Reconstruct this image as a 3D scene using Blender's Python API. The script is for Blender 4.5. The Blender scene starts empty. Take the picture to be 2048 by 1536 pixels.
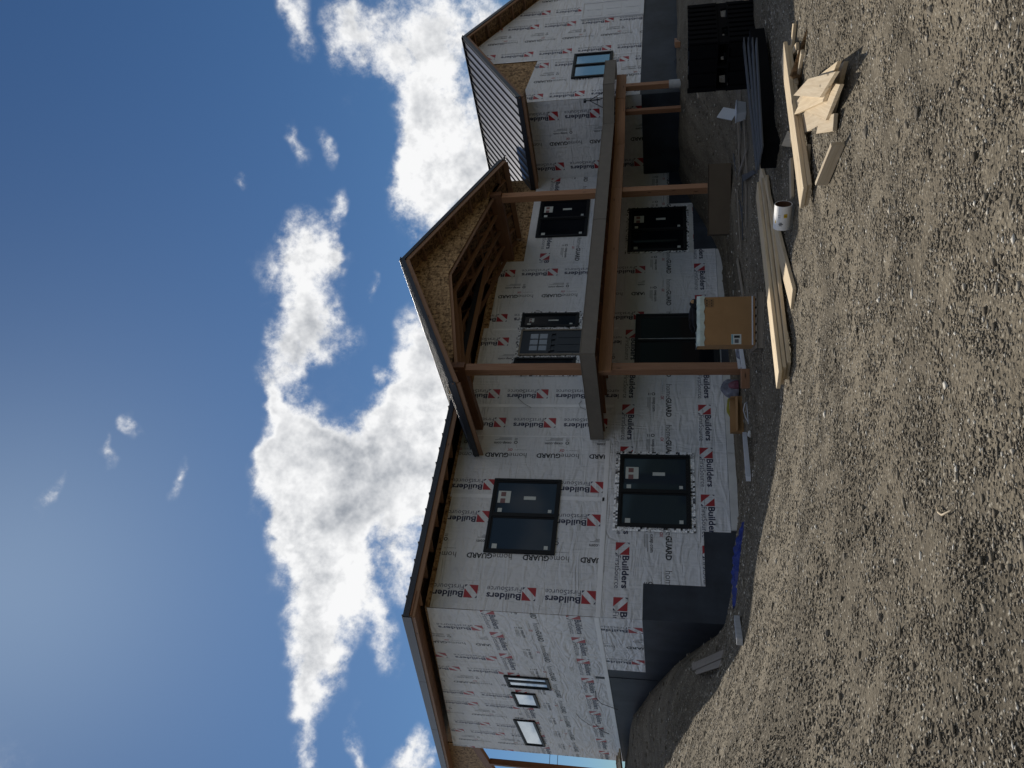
import bpy, bmesh, math, random
import numpy as np
from mathutils import Vector, Matrix

D = bpy.data
SC = bpy.context.scene
COL = SC.collection
R = math.radians
rnd = random.Random(7)

# ---------------------------------------------------------------- camera
# The photograph is a portrait picture stored on its side, so the camera is
# rolled by a quarter turn.  u = survey unit of the house, S metres long.
S = 1.28
ZE = 1.42                      # eye height above the ground at the house corner
CAMU = (-4.8892, -11.6207, 0.0)
FPX = 1565.6
RT = Vector((0.773394839, -0.633924562, -0.000270317))
UP = Vector((-0.12448634, -0.15229277, 0.98046421))
FW = Vector((0.62158151, 0.75825231, 0.19669739))


def W(x, y, z):
    return Vector((S * x, S * y, S * z + ZE))


CAMP = W(*CAMU)
cd = D.cameras.new("camera")
cam = D.objects.new("camera", cd)
COL.objects.link(cam)
m = Matrix.Identity(4)
for i in range(3):
    m[i][0] = -UP[i]
    m[i][1] = RT[i]
    m[i][2] = -FW[i]
    m[i][3] = CAMP[i]
cam.matrix_world = m
cd.sensor_fit = 'HORIZONTAL'
cd.sensor_width = 36.0
cd.lens = FPX / 2048 * 36
cd.clip_start = 0.05
cd.clip_end = 3000
SC.camera = cam


def ray(px, py):
    return (FW * FPX + RT * (768 - py) - UP * (px - 1024)).normalized()


# ---------------------------------------------------------------- sun, sky, exposure
SUN_AZ, SUN_EL = 22.0, 45.0       # azimuth from +Y towards +X
sdir = Vector((math.sin(R(SUN_AZ)) * math.cos(R(SUN_EL)),
               math.cos(R(SUN_AZ)) * math.cos(R(SUN_EL)), math.sin(R(SUN_EL))))
ld = D.lights.new("sun", 'SUN')
ld.energy = 5.0
ld.angle = R(0.53)
ld.color = (1.0, 0.93, 0.82)
sun = D.objects.new("sun", ld)
COL.objects.link(sun)
sun.rotation_euler = sdir.to_track_quat('Z', 'Y').to_euler()
sun.location = (0, 20, 40)

SC.view_settings.view_transform = 'Standard'
SC.view_settings.look = 'None'
SC.view_settings.exposure = 0.0
SC.view_settings.gamma = 1.0
SC.view_settings.use_curve_mapping = False

wd = D.worlds.new("World")
SC.world = wd
wd.use_nodes = True
wd.cycles.sampling_method = 'MANUAL'
wd.cycles.sample_map_resolution = 256
wn, wl = wd.node_tree.nodes, wd.node_tree.links
wn.clear()


def N(t, **kw):
    n = wn.new(t)
    for k, v in kw.items():
        setattr(n, k, v)
    return n


def mth(op, a, b=None, c=None, clamp=False):
    n = N('ShaderNodeMath', operation=op)
    n.use_clamp = clamp
    for i, v in enumerate((a, b, c)):
        if v is None:
            continue
        if isinstance(v, (int, float)):
            n.inputs[i].default_value = v
        else:
            wl.new(v, n.inputs[i])
    return n.outputs[0]


def sstep(v, lo, hi):
    n = N('ShaderNodeMapRange', interpolation_type='SMOOTHSTEP')
    wl.new(v, n.inputs[0])
    n.inputs[1].default_value = lo
    n.inputs[2].default_value = hi
    return n.outputs[0]


out = N('ShaderNodeOutputWorld')
sky = N('ShaderNodeTexSky', sky_type='NISHITA')
sky.sun_disc = False
sky.sun_elevation = R(SUN_EL)
sky.sun_rotation = R(SUN_AZ)
sky.altitude = 600
sky.air_density = 1.0
sky.dust_density = 0.55
sky.ozone_density = 1.6
bg_sky = N('ShaderNodeBackground')
bg_sky.inputs[1].default_value = 0.050
hs_ = N('ShaderNodeHueSaturation')
hs_.inputs['Saturation'].default_value = 1.12
wl.new(sky.outputs[0], hs_.inputs['Color'])
tint = N('ShaderNodeMix', data_type='RGBA', blend_type='MULTIPLY')
tint.inputs[0].default_value = 1.0
tint.inputs[7].default_value = (0.66, 0.92, 1.14, 1)
wl.new(hs_.outputs[0], tint.inputs[6])
wl.new(tint.outputs[2], bg_sky.inputs[0])
tc = N('ShaderNodeTexCoord')
DIRV = tc.outputs['Generated']

# clouds: a field of puffs laid out in directions of the sky, broken up by
# fractal noise; away from the view a general noise field carries the clouds on
PUFFS = [  # image px of centre, radii along/across, tilt, weight
    (628, 480, 66, 50, 90, .9), (603, 590, 110, 72, 80, 1.05), (625, 665, 70, 60, 0, .9),
    (580, 735, 62, 48, 90, .85), (555, 810, 60, 20, 105, .6), (536, 900, 90, 32, 105, .8),
    (600, 880, 75, 60, 90, 1), (590, 960, 100, 80, 90, 1.1), (650, 930, 80, 70, 0, 1),
    (655, 1015, 100, 95, 90, 1.2), (725, 955, 110, 100, 90, 1.25), (800, 900, 110, 95, 90, 1.3),
    (850, 800, 95, 85, 90, 1.2), (845, 710, 95, 55, 90, 1.1), (860, 960, 90, 70, 90, 1),
    (585, 1070, 70, 45, 90, 1), (645, 1120, 95, 75, 90, 1.15), (645, 1215, 95, 72, 90, 1.15),
    (625, 1310, 90, 55, 90, 1.0), (600, 1410, 100, 32, 95, .8), (735, 1160, 80, 40, 90, .65),
    (765, 1262, 85, 30, 75, .75), (810, 1120, 40, 80, 0, .9), (725, 1490, 80, 15, 80, .6),
    (812, 1505, 48, 32, 120, 1.0), (600, 1545, 60, 26, 95, .65), (858, 1530, 40, 30, 90, .7),
    (605, 45, 62, 36, 90, .8), (720, 50, 70, 40, 90, .8), (775, 80, 70, 32, 90, .75),
    (850, 45, 85, 64, 90, 0.74), (868, 140, 120, 68, 90, 0.70), (835, 245, 90, 48, 90, 0.70),
    (885, 300, 90, 60, 90, 0.70), (812, 340, 75, 36, 90, 0.66), (865, 385, 110, 75, 90, 0.78),
    (940, 330, 100, 45, 90, 0.66), (975, 250, 100, 36, 90, 0.58), (965, 35, 60, 50, 90, 0.86),
    (900, 150, 230, 120, 90, .34), (930, 400, 160, 110, 90, .34), (700, 90, 160, 70, 90, .25), (700, 1000, 330, 190, 90, .25),
    (665, 395, 34, 19, 100, .65), (485, 362, 26, 14, 80, .55), (580, 290, 42, 15, 80, .55), (630, 300, 32, 14, 80, .5),
    (675, 108, 38, 18, 90, .5), (743, 560, 28, 16, 90, .5), (672, 515, 44, 20, 90, .7), (755, 735, 20, 18, 0, .65),
    (362, 935, 48, 17, 100, .6), (250, 862, 24, 16, 90, .55), (110, 995, 50, 13, 115, .55), (205, 912, 32, 10, 100, .45),
]
fld = None


def puff(px, py, ra, rb, rot, wt):
    d = ray(px, py)
    th = R(rot)
    t1 = ray(px + 30 * math.cos(th), py + 30 * math.sin(th)) - d
    t1 = (t1 - d * t1.dot(d)).normalized()
    t2 = d.cross(t1)
    k = d.dot(FW) / FPX
    mp = N('ShaderNodeMapping', vector_type='TEXTURE')
    mp.inputs[1].default_value = d
    mp.inputs[2].default_value = Matrix((t1, t2, d)).transposed().to_euler()
    mp.inputs[3].default_value = (ra * k * 1.35, rb * k * 1.35, 0.6)
    wl.new(WARP, mp.inputs[0])
    g = N('ShaderNodeTexGradient', gradient_type='SPHERICAL')
    wl.new(mp.outputs[0], g.inputs[0])
    return mth('MULTIPLY', g.outputs[1], wt)


def noise(vec, scale, detail, rough, dim='3D', dist=0.0):
    n = N('ShaderNodeTexNoise', noise_dimensions=dim)
    n.inputs['Scale'].default_value = scale
    n.inputs['Detail'].default_value = detail
    n.inputs['Roughness'].default_value = rough
    n.inputs['Distortion'].default_value = dist
    wl.new(vec, n.inputs['Vector'])
    return n


wsep = noise(DIRV, 11.0, 3.0, 0.6)
wv = N('ShaderNodeVectorMath', operation='MULTIPLY_ADD')
wl.new(wsep.outputs['Color'], wv.inputs[0])
wv.inputs[1].default_value = (0.085, 0.085, 0.085)
wl.new(DIRV, wv.inputs[2])
wv2 = N('ShaderNodeVectorMath', operation='SUBTRACT')
wl.new(wv.outputs[0], wv2.inputs[0])
wv2.inputs[1].default_value = (0.0425, 0.0425, 0.0425)
WARP = wv2.outputs[0]
for p in PUFFS:
    o = puff(*p)
    fld = o if fld is None else mth('ADD', fld, o)
# general clouds for the rest of the sky
sx = N('ShaderNodeSeparateXYZ')
wl.new(DIRV, sx.inputs[0])
nb = noise(DIRV, 3.1, 2.0, 0.5)
dv = N('ShaderNodeVectorMath', operation='DOT_PRODUCT')
wl.new(DIRV, dv.inputs[0])
dv.inputs[1].default_value = ray(900, 760)
away = sstep(dv.outputs['Value'], 0.86, 0.70)
band = mth('MULTIPLY', sstep(sx.outputs[2], 0.05, 0.22), sstep(sx.outputs[2], 1.05, 0.70))
gen = mth('MULTIPLY', mth('MULTIPLY', sstep(nb.outputs[0], 0.46, 0.61), 1.0), mth('MULTIPLY', away, band))
fld = mth('ADD', fld, gen)
fldc = mth('MINIMUM', fld, 1.3)
n1 = noise(DIRV, 14.0, 8.0, 0.70)
n2 = noise(DIRV, 64.0, 3.0, 0.68)
nn = mth('ADD', mth('MULTIPLY', mth('SUBTRACT', n1.outputs[0], 0.5), 2.0),
         mth('MULTIPLY', mth('SUBTRACT', n2.outputs[0], 0.5), 0.85))
dens0 = mth('ADD', mth('MULTIPLY', fldc, 1.15), mth('MULTIPLY', nn, mth('ADD', 0.1, mth('MULTIPLY', sstep(fldc, 0.0, 0.45), 1.0))))
dens = mth('POWER', sstep(dens0, 0.04, 1.12), 1.45)
# light and shade inside the clouds: compare with the field a step nearer the sun
vs = N('ShaderNodeVectorMath', operation='ADD')
wl.new(DIRV, vs.inputs[0])
vs.inputs[1].default_value = sdir * 0.028
n1b = noise(vs.outputs[0], 14.0, 4.0, 0.66)
n3 = noise(DIRV, 6.5, 1.0, 0.5)
lit = mth('MULTIPLY', mth('SUBTRACT', n1.outputs[0], n1b.outputs[0]), 1.9)
thick = sstep(dens0, 0.75, 1.75)
core = mth('MULTIPLY', thick, sstep(n3.outputs[0], 0.34, 0.66))
br = mth('ADD', mth('SUBTRACT', 0.95, mth('MULTIPLY', core, mth('ADD', 0.12, mth('MULTIPLY', n1.outputs[0], 0.62)))), lit)
br = mth('MAXIMUM', mth('MINIMUM', br, 1.0), 0.12)
cc = N('ShaderNodeMix', data_type='RGBA')
wl.new(br, cc.inputs[0])
cc.inputs[6].default_value = (0.10, 0.135, 0.19, 1)
cc.inputs[7].default_value = (1.0, 1.0, 1.0, 1)
bg_c = N('ShaderNodeBackground')
wl.new(cc.outputs[2], bg_c.inputs[0])
bg_c.inputs[1].default_value = 0.97
mx = N('ShaderNodeMixShader')
wl.new(mth('MULTIPLY', dens, 0.97), mx.inputs[0])
wl.new(bg_sky.outputs[0], mx.inputs[1])
wl.new(bg_c.outputs[0], mx.inputs[2])
wl.new(mx.outputs[0], out.inputs[0])

# ---------------------------------------------------------------- materials
MATS = {}


class MB_:
    """small node helper for one material"""

    def __init__(self, name, rough=0.6, metal=0.0, spec=0.5):
        self.m = D.materials.new(name)
        self.m.use_nodes = True
        self.t = self.m.node_tree
        self.n = self.t.nodes
        self.b = self.n['Principled BSDF']
        self.b.inputs['Roughness'].default_value = rough
        self.b.inputs['Metallic'].default_value = metal
        self.b.inputs['Specular IOR Level'].default_value = spec
        MATS[name] = self.m

    def node(self, t, **kw):
        n = self.n.new(t)
        for k, v in kw.items():
            setattr(n, k, v)
        return n

    def L(self, a, b):
        self.t.links.new(a, b)

    def obj(self):
        return self.node('ShaderNodeTexCoord').outputs['Object']

    def mapped(self, scale=(1, 1, 1), vec=None, rot=(0, 0, 0)):
        mp = self.node('ShaderNodeMapping')
        mp.inputs[3].default_value = scale
        mp.inputs[2].default_value = rot
        self.L(vec or self.obj(), mp.inputs[0])
        return mp.outputs[0]

    def noise(self, vec, scale, detail=3, rough=.55, dist=0):
        n = self.node('ShaderNodeTexNoise')
        n.inputs['Scale'].default_value = scale
        n.inputs['Detail'].default_value = detail
        n.inputs['Roughness'].default_value = rough
        n.inputs['Distortion'].default_value = dist
        self.L(vec, n.inputs['Vector'])
        return n.outputs[0]

    def ramp(self, fac, stops):
        n = self.node('ShaderNodeValToRGB')
        e = n.color_ramp.elements
        while len(e) < len(stops):
            e.new(.5)
        for i, (p, c) in enumerate(stops):
            e[i].position = p
            e[i].color = (*c, 1)
        self.L(fac, n.inputs[0])
        return n.outputs[0]

    def mix(self, fac, a, b, blend='MIX'):
        n = self.node('ShaderNodeMix', data_type='RGBA', blend_type=blend)
        for i, v in ((0, fac), (6, a), (7, b)):
            if isinstance(v, (int, float)):
                n.inputs[i].default_value = v
            elif isinstance(v, tuple):
                n.inputs[i].default_value = (*v, 1)
            else:
                self.L(v, n.inputs[i])
        return n.outputs[2]

    def math(self, op, a, b):
        n = self.node('ShaderNodeMath', operation=op)
        for i, v in enumerate((a, b)):
            if isinstance(v, (int, float)):
                n.inputs[i].default_value = v
            else:
                self.L(v, n.inputs[i])
        return n.outputs[0]

    def color(self, c):
        if isinstance(c, tuple):
            self.b.inputs['Base Color'].default_value = (*c, 1)
        else:
            self.L(c, self.b.inputs['Base Color'])

    def bump(self, h, strength=.3, dist=.01, prev=None):
        n = self.node('ShaderNodeBump')
        n.inputs['Strength'].default_value = strength
        n.inputs['Distance'].default_value = dist
        self.L(h, n.inputs['Height'])
        if prev:
            self.L(prev, n.inputs['Normal'])
        self.L(n.outputs[0], self.b.inputs['Normal'])
        return n.outputs[0]

    def obrand(self):
        return self.node('ShaderNodeObjectInfo').outputs['Random']


def plain(name, c, rough=.6, metal=0., spec=.5, var=.12, scale=6., bump=0.):
    k = MB_(name, rough, metal, spec)
    v = k.obj()
    n = k.noise(v, scale, 4, .6)
    lo = tuple(x * (1 - var) for x in c)
    hi = tuple(min(1, x * (1 + var)) for x in c)
    k.color(k.ramp(n, [(.3, lo), (.7, hi)]))
    if bump:
        k.bump(k.noise(v, scale * 6, 3, .6), bump, .004)
    return k.m


def wood(name, dark, light, rough=.62, axis='world', knots=True):
    """grain runs along the local X axis (planks are built lying along X)"""
    k = MB_(name, rough, 0, .35)
    v0 = k.obj()
    rn = k.obrand()
    add = k.node('ShaderNodeVectorMath', operation='ADD')
    cmb = k.node('ShaderNodeCombineXYZ')
    for i, f in enumerate((37., 11., 5.)):
        k.L(k.math('MULTIPLY', rn, f), cmb.inputs[i])
    k.L(v0, add.inputs[0])
    k.L(cmb.outputs[0], add.inputs[1])
    v = add.outputs[0]
    g = k.noise(k.mapped((1.2, 22, 22), v), 1.6, 5, .6, .5)
    f = k.noise(k.mapped((3, 150, 150), v), 1.0, 3, .6)
    c = k.ramp(g, [(.30, dark), (.72, light)])
    c = k.mix(k.math('MULTIPLY', f, .6), c, tuple(x * .45 for x in dark))
    if knots:
        vo = k.node('ShaderNodeTexVoronoi')
        vo.inputs['Scale'].default_value = 1.0
        k.L(k.mapped((1.7, 7, 7), v), vo.inputs['Vector'])
        kn = k.ramp(vo.outputs[0], [(.05, (1, 1, 1)), (.13, (0, 0, 0))])
        c = k.mix(kn, c, tuple(x * .28 for x in dark))
    tone = k.ramp(rn, [(0, (.82, .82, .84)), (1, (1.12, 1.08, 1.02))])
    k.color(k.mix(1.0, c, tone, 'MULTIPLY'))
    k.bump(f, .12, .002)
    return k.m


def osb(name, dark, light):
    k = MB_(name, .7, 0, .3)
    v = k.obj()
    cols = None
    for i, (rot, sc) in enumerate((((.3, .2, .4), (26, 9, 26)), ((.9, 1.1, .2), (9, 26, 24)), ((1.7, .4, 1.2), (24, 24, 9)))):
        vo = k.node('ShaderNodeTexVoronoi')
        vo.inputs['Scale'].default_value = 1.0
        k.L(k.mapped(sc, v, rot), vo.inputs['Vector'])
        sp = k.node('ShaderNodeSeparateColor')
        k.L(vo.outputs['Color'], sp.inputs[0])
        cols = sp.outputs[0] if cols is None else k.math('ADD', cols, sp.outputs[0])
    fac = k.math('DIVIDE', cols, 3.0)
    c = k.ramp(fac, [(.18, tuple(x * .35 for x in dark)), (.36, dark), (.6, light), (.82, tuple(min(1, x * 1.35) for x in light))])
    k.color(c)
    k.bump(fac, .5, .006)
    return k.m


def wrapmat():
    k = MB_('housewrap', .48, 0, .35)
    v = k.obj()
    big = k.noise(v, .9, 3, .5)
    w1 = k.noise(k.mapped((.9, .9, 4.5), v, (.15, .3, .1)), 1.0, 2, .5, 1.0)
    w2 = k.noise(k.mapped((5, 5, .9), v, (.1, .35, .2)), 1.0, 2, .5, .8)
    wv = k.noise(k.mapped((120, 120, 120), v), 1.0, 2, .5)
    c = k.ramp(big, [(.3, (.67, .675, .695)), (.7, (.74, .74, .75))])
    dirt = k.noise(v, 2.6, 5, .7)
    c = k.mix(k.math('MULTIPLY', k.ramp(dirt, [(.58, (0, 0, 0)), (.8, (1, 1, 1))]), .25), c, (.40, .38, .34))
    k.color(c)
    def ridge(n):
        return k.math('ABSOLUTE', k.math('SUBTRACT', n, .5), 0)
    r1, r2 = ridge(w1), ridge(w2)
    r3 = ridge(k.noise(k.mapped((2.2, 2.2, 2.2), v, (.7, .2, .9)), 1.0, 2, .5, .6))
    h = k.math('ADD', k.math('ADD', k.math('MULTIPLY', r1, 1.3), k.math('MULTIPLY', r2, .8)), k.math('MULTIPLY', wv, .02))
    h = k.math('ADD', h, k.math('MULTIPLY', r3, 1.2))
    k.bump(h, 1.0, .06)
    return k.m


def foil():
    k = MB_('foil_tape', .18, .10, .9)
    v = k.obj()
    a = k.noise(v, 11, 4, .7, 1.6)
    b = k.noise(v, 30, 3, .6)
    rg_ = k.math('ABSOLUTE', k.math('SUBTRACT', a, .5), 0)
    c = k.ramp(rg_, [(.020, (.030, .030, .035)), (.040, (.97, .97, .97))])  # dark creases and white glints of the foil painted into its colour
    k.color(k.mix(k.math('MULTIPLY', k.ramp(b, [(.52, (0, 0, 0)), (.62, (1, 1, 1))]), .30), c, (.30, .30, .31)))
    k.bump(k.math('ADD', a, k.math('MULTIPLY', b, .5)), .8, .03)
    return k.m


def dirtmat():
    k = MB_('dirt', .95, 0, .15)
    v = k.obj()
    a = k.noise(v, .35, 4, .55)
    b = k.noise(v, 3.2, 6, .65)
    c = k.noise(v, 24, 6, .7)
    vo = k.node('ShaderNodeTexVoronoi')
    vo.inputs['Scale'].default_value = 42
    k.L(v, vo.inputs['Vector'])
    vo2 = k.node('ShaderNodeTexVoronoi')
    vo2.inputs['Scale'].default_value = 15
    k.L(v, vo2.inputs['Vector'])
    sp = k.node('ShaderNodeSeparateColor')
    k.L(vo.outputs['Color'], sp.inputs[0])
    col = k.ramp(k.math('ADD', k.math('MULTIPLY', b, .35), k.math('MULTIPLY', c, .65)),
                 [(.30, (.092, .078, .058)), (.5, (.158, .136, .103)), (.70, (.238, .210, .164))])
    col = k.mix(k.math('MULTIPLY', k.ramp(a, [(.42, (0, 0, 0)), (.62, (1, 1, 1))]), .4), col, (.140, .118, .088))
    st = k.noise(k.mapped((.22, 2.0, 1), v, (0, 0, R(39.3))), 1.0, 4, .55)
    col = k.mix(1.0, col, k.ramp(st, [(.36, (.66, .66, .65)), (.64, (1.20, 1.20, 1.18))]), 'MULTIPLY')
    peb = k.ramp(sp.outputs[0], [(.80, (0, 0, 0)), (.84, (1, 1, 1))])
    pebm = k.math('MULTIPLY', peb, k.ramp(vo.outputs[0], [(.25, (1, 1, 1)), (.5, (0, 0, 0))]))
    col = k.mix(pebm, col, (.34, .31, .25))
    k.color(col)
    h = k.math('ADD', k.math('MULTIPLY', c, .8), k.math('MULTIPLY', b, .35))
    h = k.math('SUBTRACT', h, k.math('MULTIPLY', vo.outputs[0], .5))
    h = k.math('SUBTRACT', h, k.math('MULTIPLY', vo2.outputs[0], .18))
    h = k.math('ADD', h, k.math('MULTIPLY', st, .5))
    k.bump(h, .7, .024)
    return k.m


def stonemat(name, stops):
    k = MB_(name, .9, 0, .2)
    at = k.node('ShaderNodeAttribute', attribute_name='tone')
    c = k.ramp(at.outputs['Fac'], stops)
    n = k.noise(k.obj(), 60, 3, .6)
    k.color(k.mix(k.math('MULTIPLY', n, .35), c, (.08, .065, .045)))
    return k.m


def cardboard(name, c):
    k = MB_(name, .8, 0, .2)
    v = k.obj()
    n = k.noise(v, 3, 4, .6)
    l = k.noise(k.mapped((1, 1, 60), v), 1, 2, .5)
    k.color(k.mix(k.math('MULTIPLY', l, .2), k.ramp(n, [(.3, tuple(x * .85 for x in c)), (.7, c)]), tuple(x * .6 for x in c)))
    return k.m


wrapmat()
foil()
plain('foil_painted_shade', (.10, .10, .105), .2, .6, .5, .3, 20)  # painted shade: dark colour for facets that would mirror something dark
plain('foil_painted_glint', (.95, .95, .95), .25, .0, .8, .05, 20)  # painted glint: near-white colour in place of a bright reflection
dirtmat()
GR_STOPS = [(0, (.065, .055, .041)), (.35, (.15, .128, .097)), (.7, (.26, .229, .178)), (.93, (.47, .43, .36)), (1, (.68, .65, .58))]
stonemat('gravel', GR_STOPS)
plain('rock', (.17, .15, .12), .9, 0, .2, .4, 9, .6)
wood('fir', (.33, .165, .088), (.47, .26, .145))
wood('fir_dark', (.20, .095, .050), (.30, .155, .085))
wood('truss_wood', (.27, .145, .080), (.38, .225, .13))
wood('pale_lumber', (.58, .46, .30), (.76, .65, .47))
wood('lvl', (.27, .145, .065), (.36, .20, .095), knots=False)
wood('grey_lumber', (.26, .23, .19), (.36, .32, .27))
wood('soffit_wood', (.25, .12, .065), (.36, .19, .11))
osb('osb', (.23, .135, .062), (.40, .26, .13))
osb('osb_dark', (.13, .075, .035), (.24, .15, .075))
plain('print_red', (.36, .020, .028), .5, var=.1)
plain('print_navy', (.014, .016, .055), .5, var=.1)
plain('print_black', (.012, .012, .014), .5, var=.1)
plain('print_grey', (.10, .10, .11), .5, var=.1)
plain('black_metal', (.014, .018, .026), .42, 0., .5, .1, 3)
k_ = MB_('roof_metal', .30, .85, .5)
k_.color(k_.ramp(k_.noise(k_.obj(), 2.0, 3), [(.3, (.19, .19, .20)), (.7, (.24, .24, .25))]))
plain('rib_metal', (.02, .022, .028), .4, 0., .5)
plain('window_frame', (.007, .008, .010), .5, 0, .25, .05)
k_ = MB_('glass_grey', .10, .2, .4)
k_.color((.15, .18, .215))
k_ = MB_('glass', .04, 0, .07)
k_.color((.006, .008, .012))
k_ = MB_('glass_light', .02, .75, .5)
k_.color((.33, .41, .48))
k_.bump(k_.noise(k_.obj(), 1.1, 1), .05, .02)
k_ = MB_('glass_mid', .05, 0, .24)
k_.color((.030, .043, .058))
plain('sticker', (.55, .58, .55), .6, var=.04)
plain('sticker_maroon', (.20, .10, .10), .6, var=.04)
plain('deck_fascia', (.17, .15, .125), .65, 0, .3, .08, 5)
plain('foundation', (.032, .039, .052), .60, 0, .35, .35, 1.6, .15)
plain('foam', (.62, .62, .60), .8, 0, .2, .1, 4, .3)
plain('seam_tape', (.85, .85, .86), .45, 0, .35, .06, 2.5)
plain('white_paint', (.70, .71, .73), .5, 0, .4, .04, 3)
plain('black_plastic', (.005, .005, .006), .9, 0, .08)
plain('pvc', (.62, .64, .68), .35, 0, .5, .05)
plain('blue_tarp', (.010, .026, .19), .4, 0, .4, .25, 9, .5)
plain('yellow_cord', (.34, .31, .03), .5)
plain('plastic_bag', (.15, .16, .21), .3, 0, .5, .3, 14, .8)
plain('magenta_label', (.13, .035, .06), .5)
plain('grey_cord', (.20, .19, .18), .6)
plain('wire', (.03, .03, .035), .6)
plain('concrete_tube', (.42, .43, .44), .7, 0, .2, .15, 8, .2)
plain('white_tub', (.55, .58, .62), .45, 0, .4, .05)
plain('tube_white', (.78, .78, .77), .5, 0, .4, .04, 5)
plain('tube_inside', (.09, .045, .025), .85)
plain('yellow_mark', (.62, .40, .02), .5)
plain('siding', (.075, .080, .088), .65, 0, .3, .1, 3)
plain('dark_fabric', (.014, .014, .018), .8, 0, .2, .3, 12, .4)
plain('fur_tan', (.42, .27, .15), .9, 0, .1, .3, 30, .5)
plain('sheet_plastic', (.50, .60, .57), .28, 0, .5, .15, 7, .5)
plain('teal_print', (.12, .34, .42), .5)
cardboard('cardboard', (.36, .21, .095))
cardboard('cardboard_brown', (.22, .155, .10))
cardboard('cardboard_dark', (.13, .10, .07))
plain('galv', (.36, .38, .38), .5, .3, .4, .3, 10, .2)

# ---------------------------------------------------------------- mesh helpers


def new_obj(name, me, mat=None, parent=None):
    o = D.objects.new(name, me)
    COL.objects.link(o)
    if parent is not None:
        o.parent = parent
    if mat is not None and me is not None:
        for mm in (mat if isinstance(mat, (list, tuple)) else [mat]):
            me.materials.append(MATS[mm])
    return o


def tag(o, label, cat, group=None):
    o['label'] = label
    o['category'] = cat
    if group:
        o['group'] = group
    return o


def empty(name, loc, label=None, cat=None, group=None, rotz=0):
    o = D.objects.new(name, None)
    o.empty_display_size = .2
    COL.objects.link(o)
    o.location = loc
    o.rotation_euler = (0, 0, rotz)
    if label:
        tag(o, label, cat, group)
    return o


class Mesh:
    def __init__(self):
        self.v, self.f, self.mi = [], [], []

    def poly(self, pts, mi=0):
        i = len(self.v)
        self.v += [tuple(p) for p in pts]
        self.f.append(tuple(range(i, i + len(pts))))
        self.mi.append(mi)

    def box(self, p0, p1, mi=0):
        (x0, y0, z0), (x1, y1, z1) = p0, p1
        c = [(x0, y0, z0), (x1, y0, z0), (x1, y1, z0), (x0, y1, z0), (x0, y0, z1), (x1, y0, z1), (x1, y1, z1), (x0, y1, z1)]
        self.hexa(c, mi)

    def hexa(self, c, mi=0):
        i = len(self.v)
        self.v += [tuple(p) for p in c]
        for f in ((0, 3, 2, 1), (4, 5, 6, 7), (0, 1, 5, 4), (1, 2, 6, 5), (2, 3, 7, 6), (3, 0, 4, 7)):
            self.f.append(tuple(i + j for j in f))
            self.mi.append(mi)

    def bar(self, a, b, w, h, up=(0, 0, 1), mi=0):
        """box from a to b, width w sideways, height h along up"""
        a, b = Vector(a), Vector(b)
        d = (b - a).normalized()
        s = d.cross(Vector(up))
        if s.length < 1e-4:
            s = d.cross(Vector((1, 0, 0)))
        s.normalize()
        n = s.cross(d).normalized()
        s, n = s * w / 2, n * h / 2
        self.hexa([a - s - n, b - s - n, b + s - n, a + s - n, a - s + n, b - s + n, b + s + n, a + s + n], mi)

    def prism(self, pts, ext, mi=0):
        """closed prism: polygon pts (3D) pushed by vector ext"""
        n = len(pts)
        e = Vector(ext)
        i = len(self.v)
        self.v += [tuple(p) for p in pts] + [tuple(Vector(p) + e) for p in pts]
        self.f.append(tuple(range(i, i + n)))
        self.f.append(tuple(range(i + 2 * n - 1, i + n - 1, -1)))
        self.mi += [mi, mi]
        for j in range(n):
            k = (j + 1) % n
            self.f.append((i + k, i + j, i + n + j, i + n + k))
            self.mi.append(mi)

    def tube(self, pts, r, seg=8, mi=0, caps=True):
        pts = [Vector(p) for p in pts]
        rr = r if isinstance(r, (list, tuple)) else [r] * len(pts)
        i0 = len(self.v)
        prev = None
        for k, p in enumerate(pts):
            d = (pts[min(k + 1, len(pts) - 1)] - pts[max(k - 1, 0)]).normalized()
            if prev is None:
                s = d.orthogonal().normalized()
            else:
                s = (prev - d * prev.dot(d)).normalized()
            prev = s
            t = d.cross(s)
            for j in range(seg):
                a = 2 * math.pi * j / seg
                self.v.append(tuple(p + (s * math.cos(a) + t * math.sin(a)) * rr[k]))
        for k in range(len(pts) - 1):
            for j in range(seg):
                a, b = i0 + k * seg + j, i0 + k * seg + (j + 1) % seg
                self.f.append((a, b, b + seg, a + seg))
                self.mi.append(mi)
        if caps:
            self.f.append(tuple(i0 + j for j in reversed(range(seg))))
            self.f.append(tuple(i0 + (len(pts) - 1) * seg + j for j in range(seg)))
            self.mi += [mi, mi]

    def build(self, name, mat, parent=None, smooth=False, bevel=0):
        me = D.meshes.new(name)
        me.from_pydata(self.v, [], self.f)
        me.polygons.foreach_set('material_index', self.mi)
        bm = bmesh.new()
        bm.from_mesh(me)
        bmesh.ops.recalc_face_normals(bm, faces=bm.faces)
        if bevel:
            bmesh.ops.bevel(bm, geom=list(bm.edges), offset=bevel, segments=1, affect='EDGES', clamp_overlap=True)
        bm.to_mesh(me)
        bm.free()
        if smooth:
            me.polygons.foreach_set('use_smooth', [True] * len(me.polygons))
        return new_obj(name, me, mat, parent)


def smoothstep(a, b, x):
    t = np.clip((x - a) / (b - a), 0, 1)
    return t * t * (3 - 2 * t)


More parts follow.
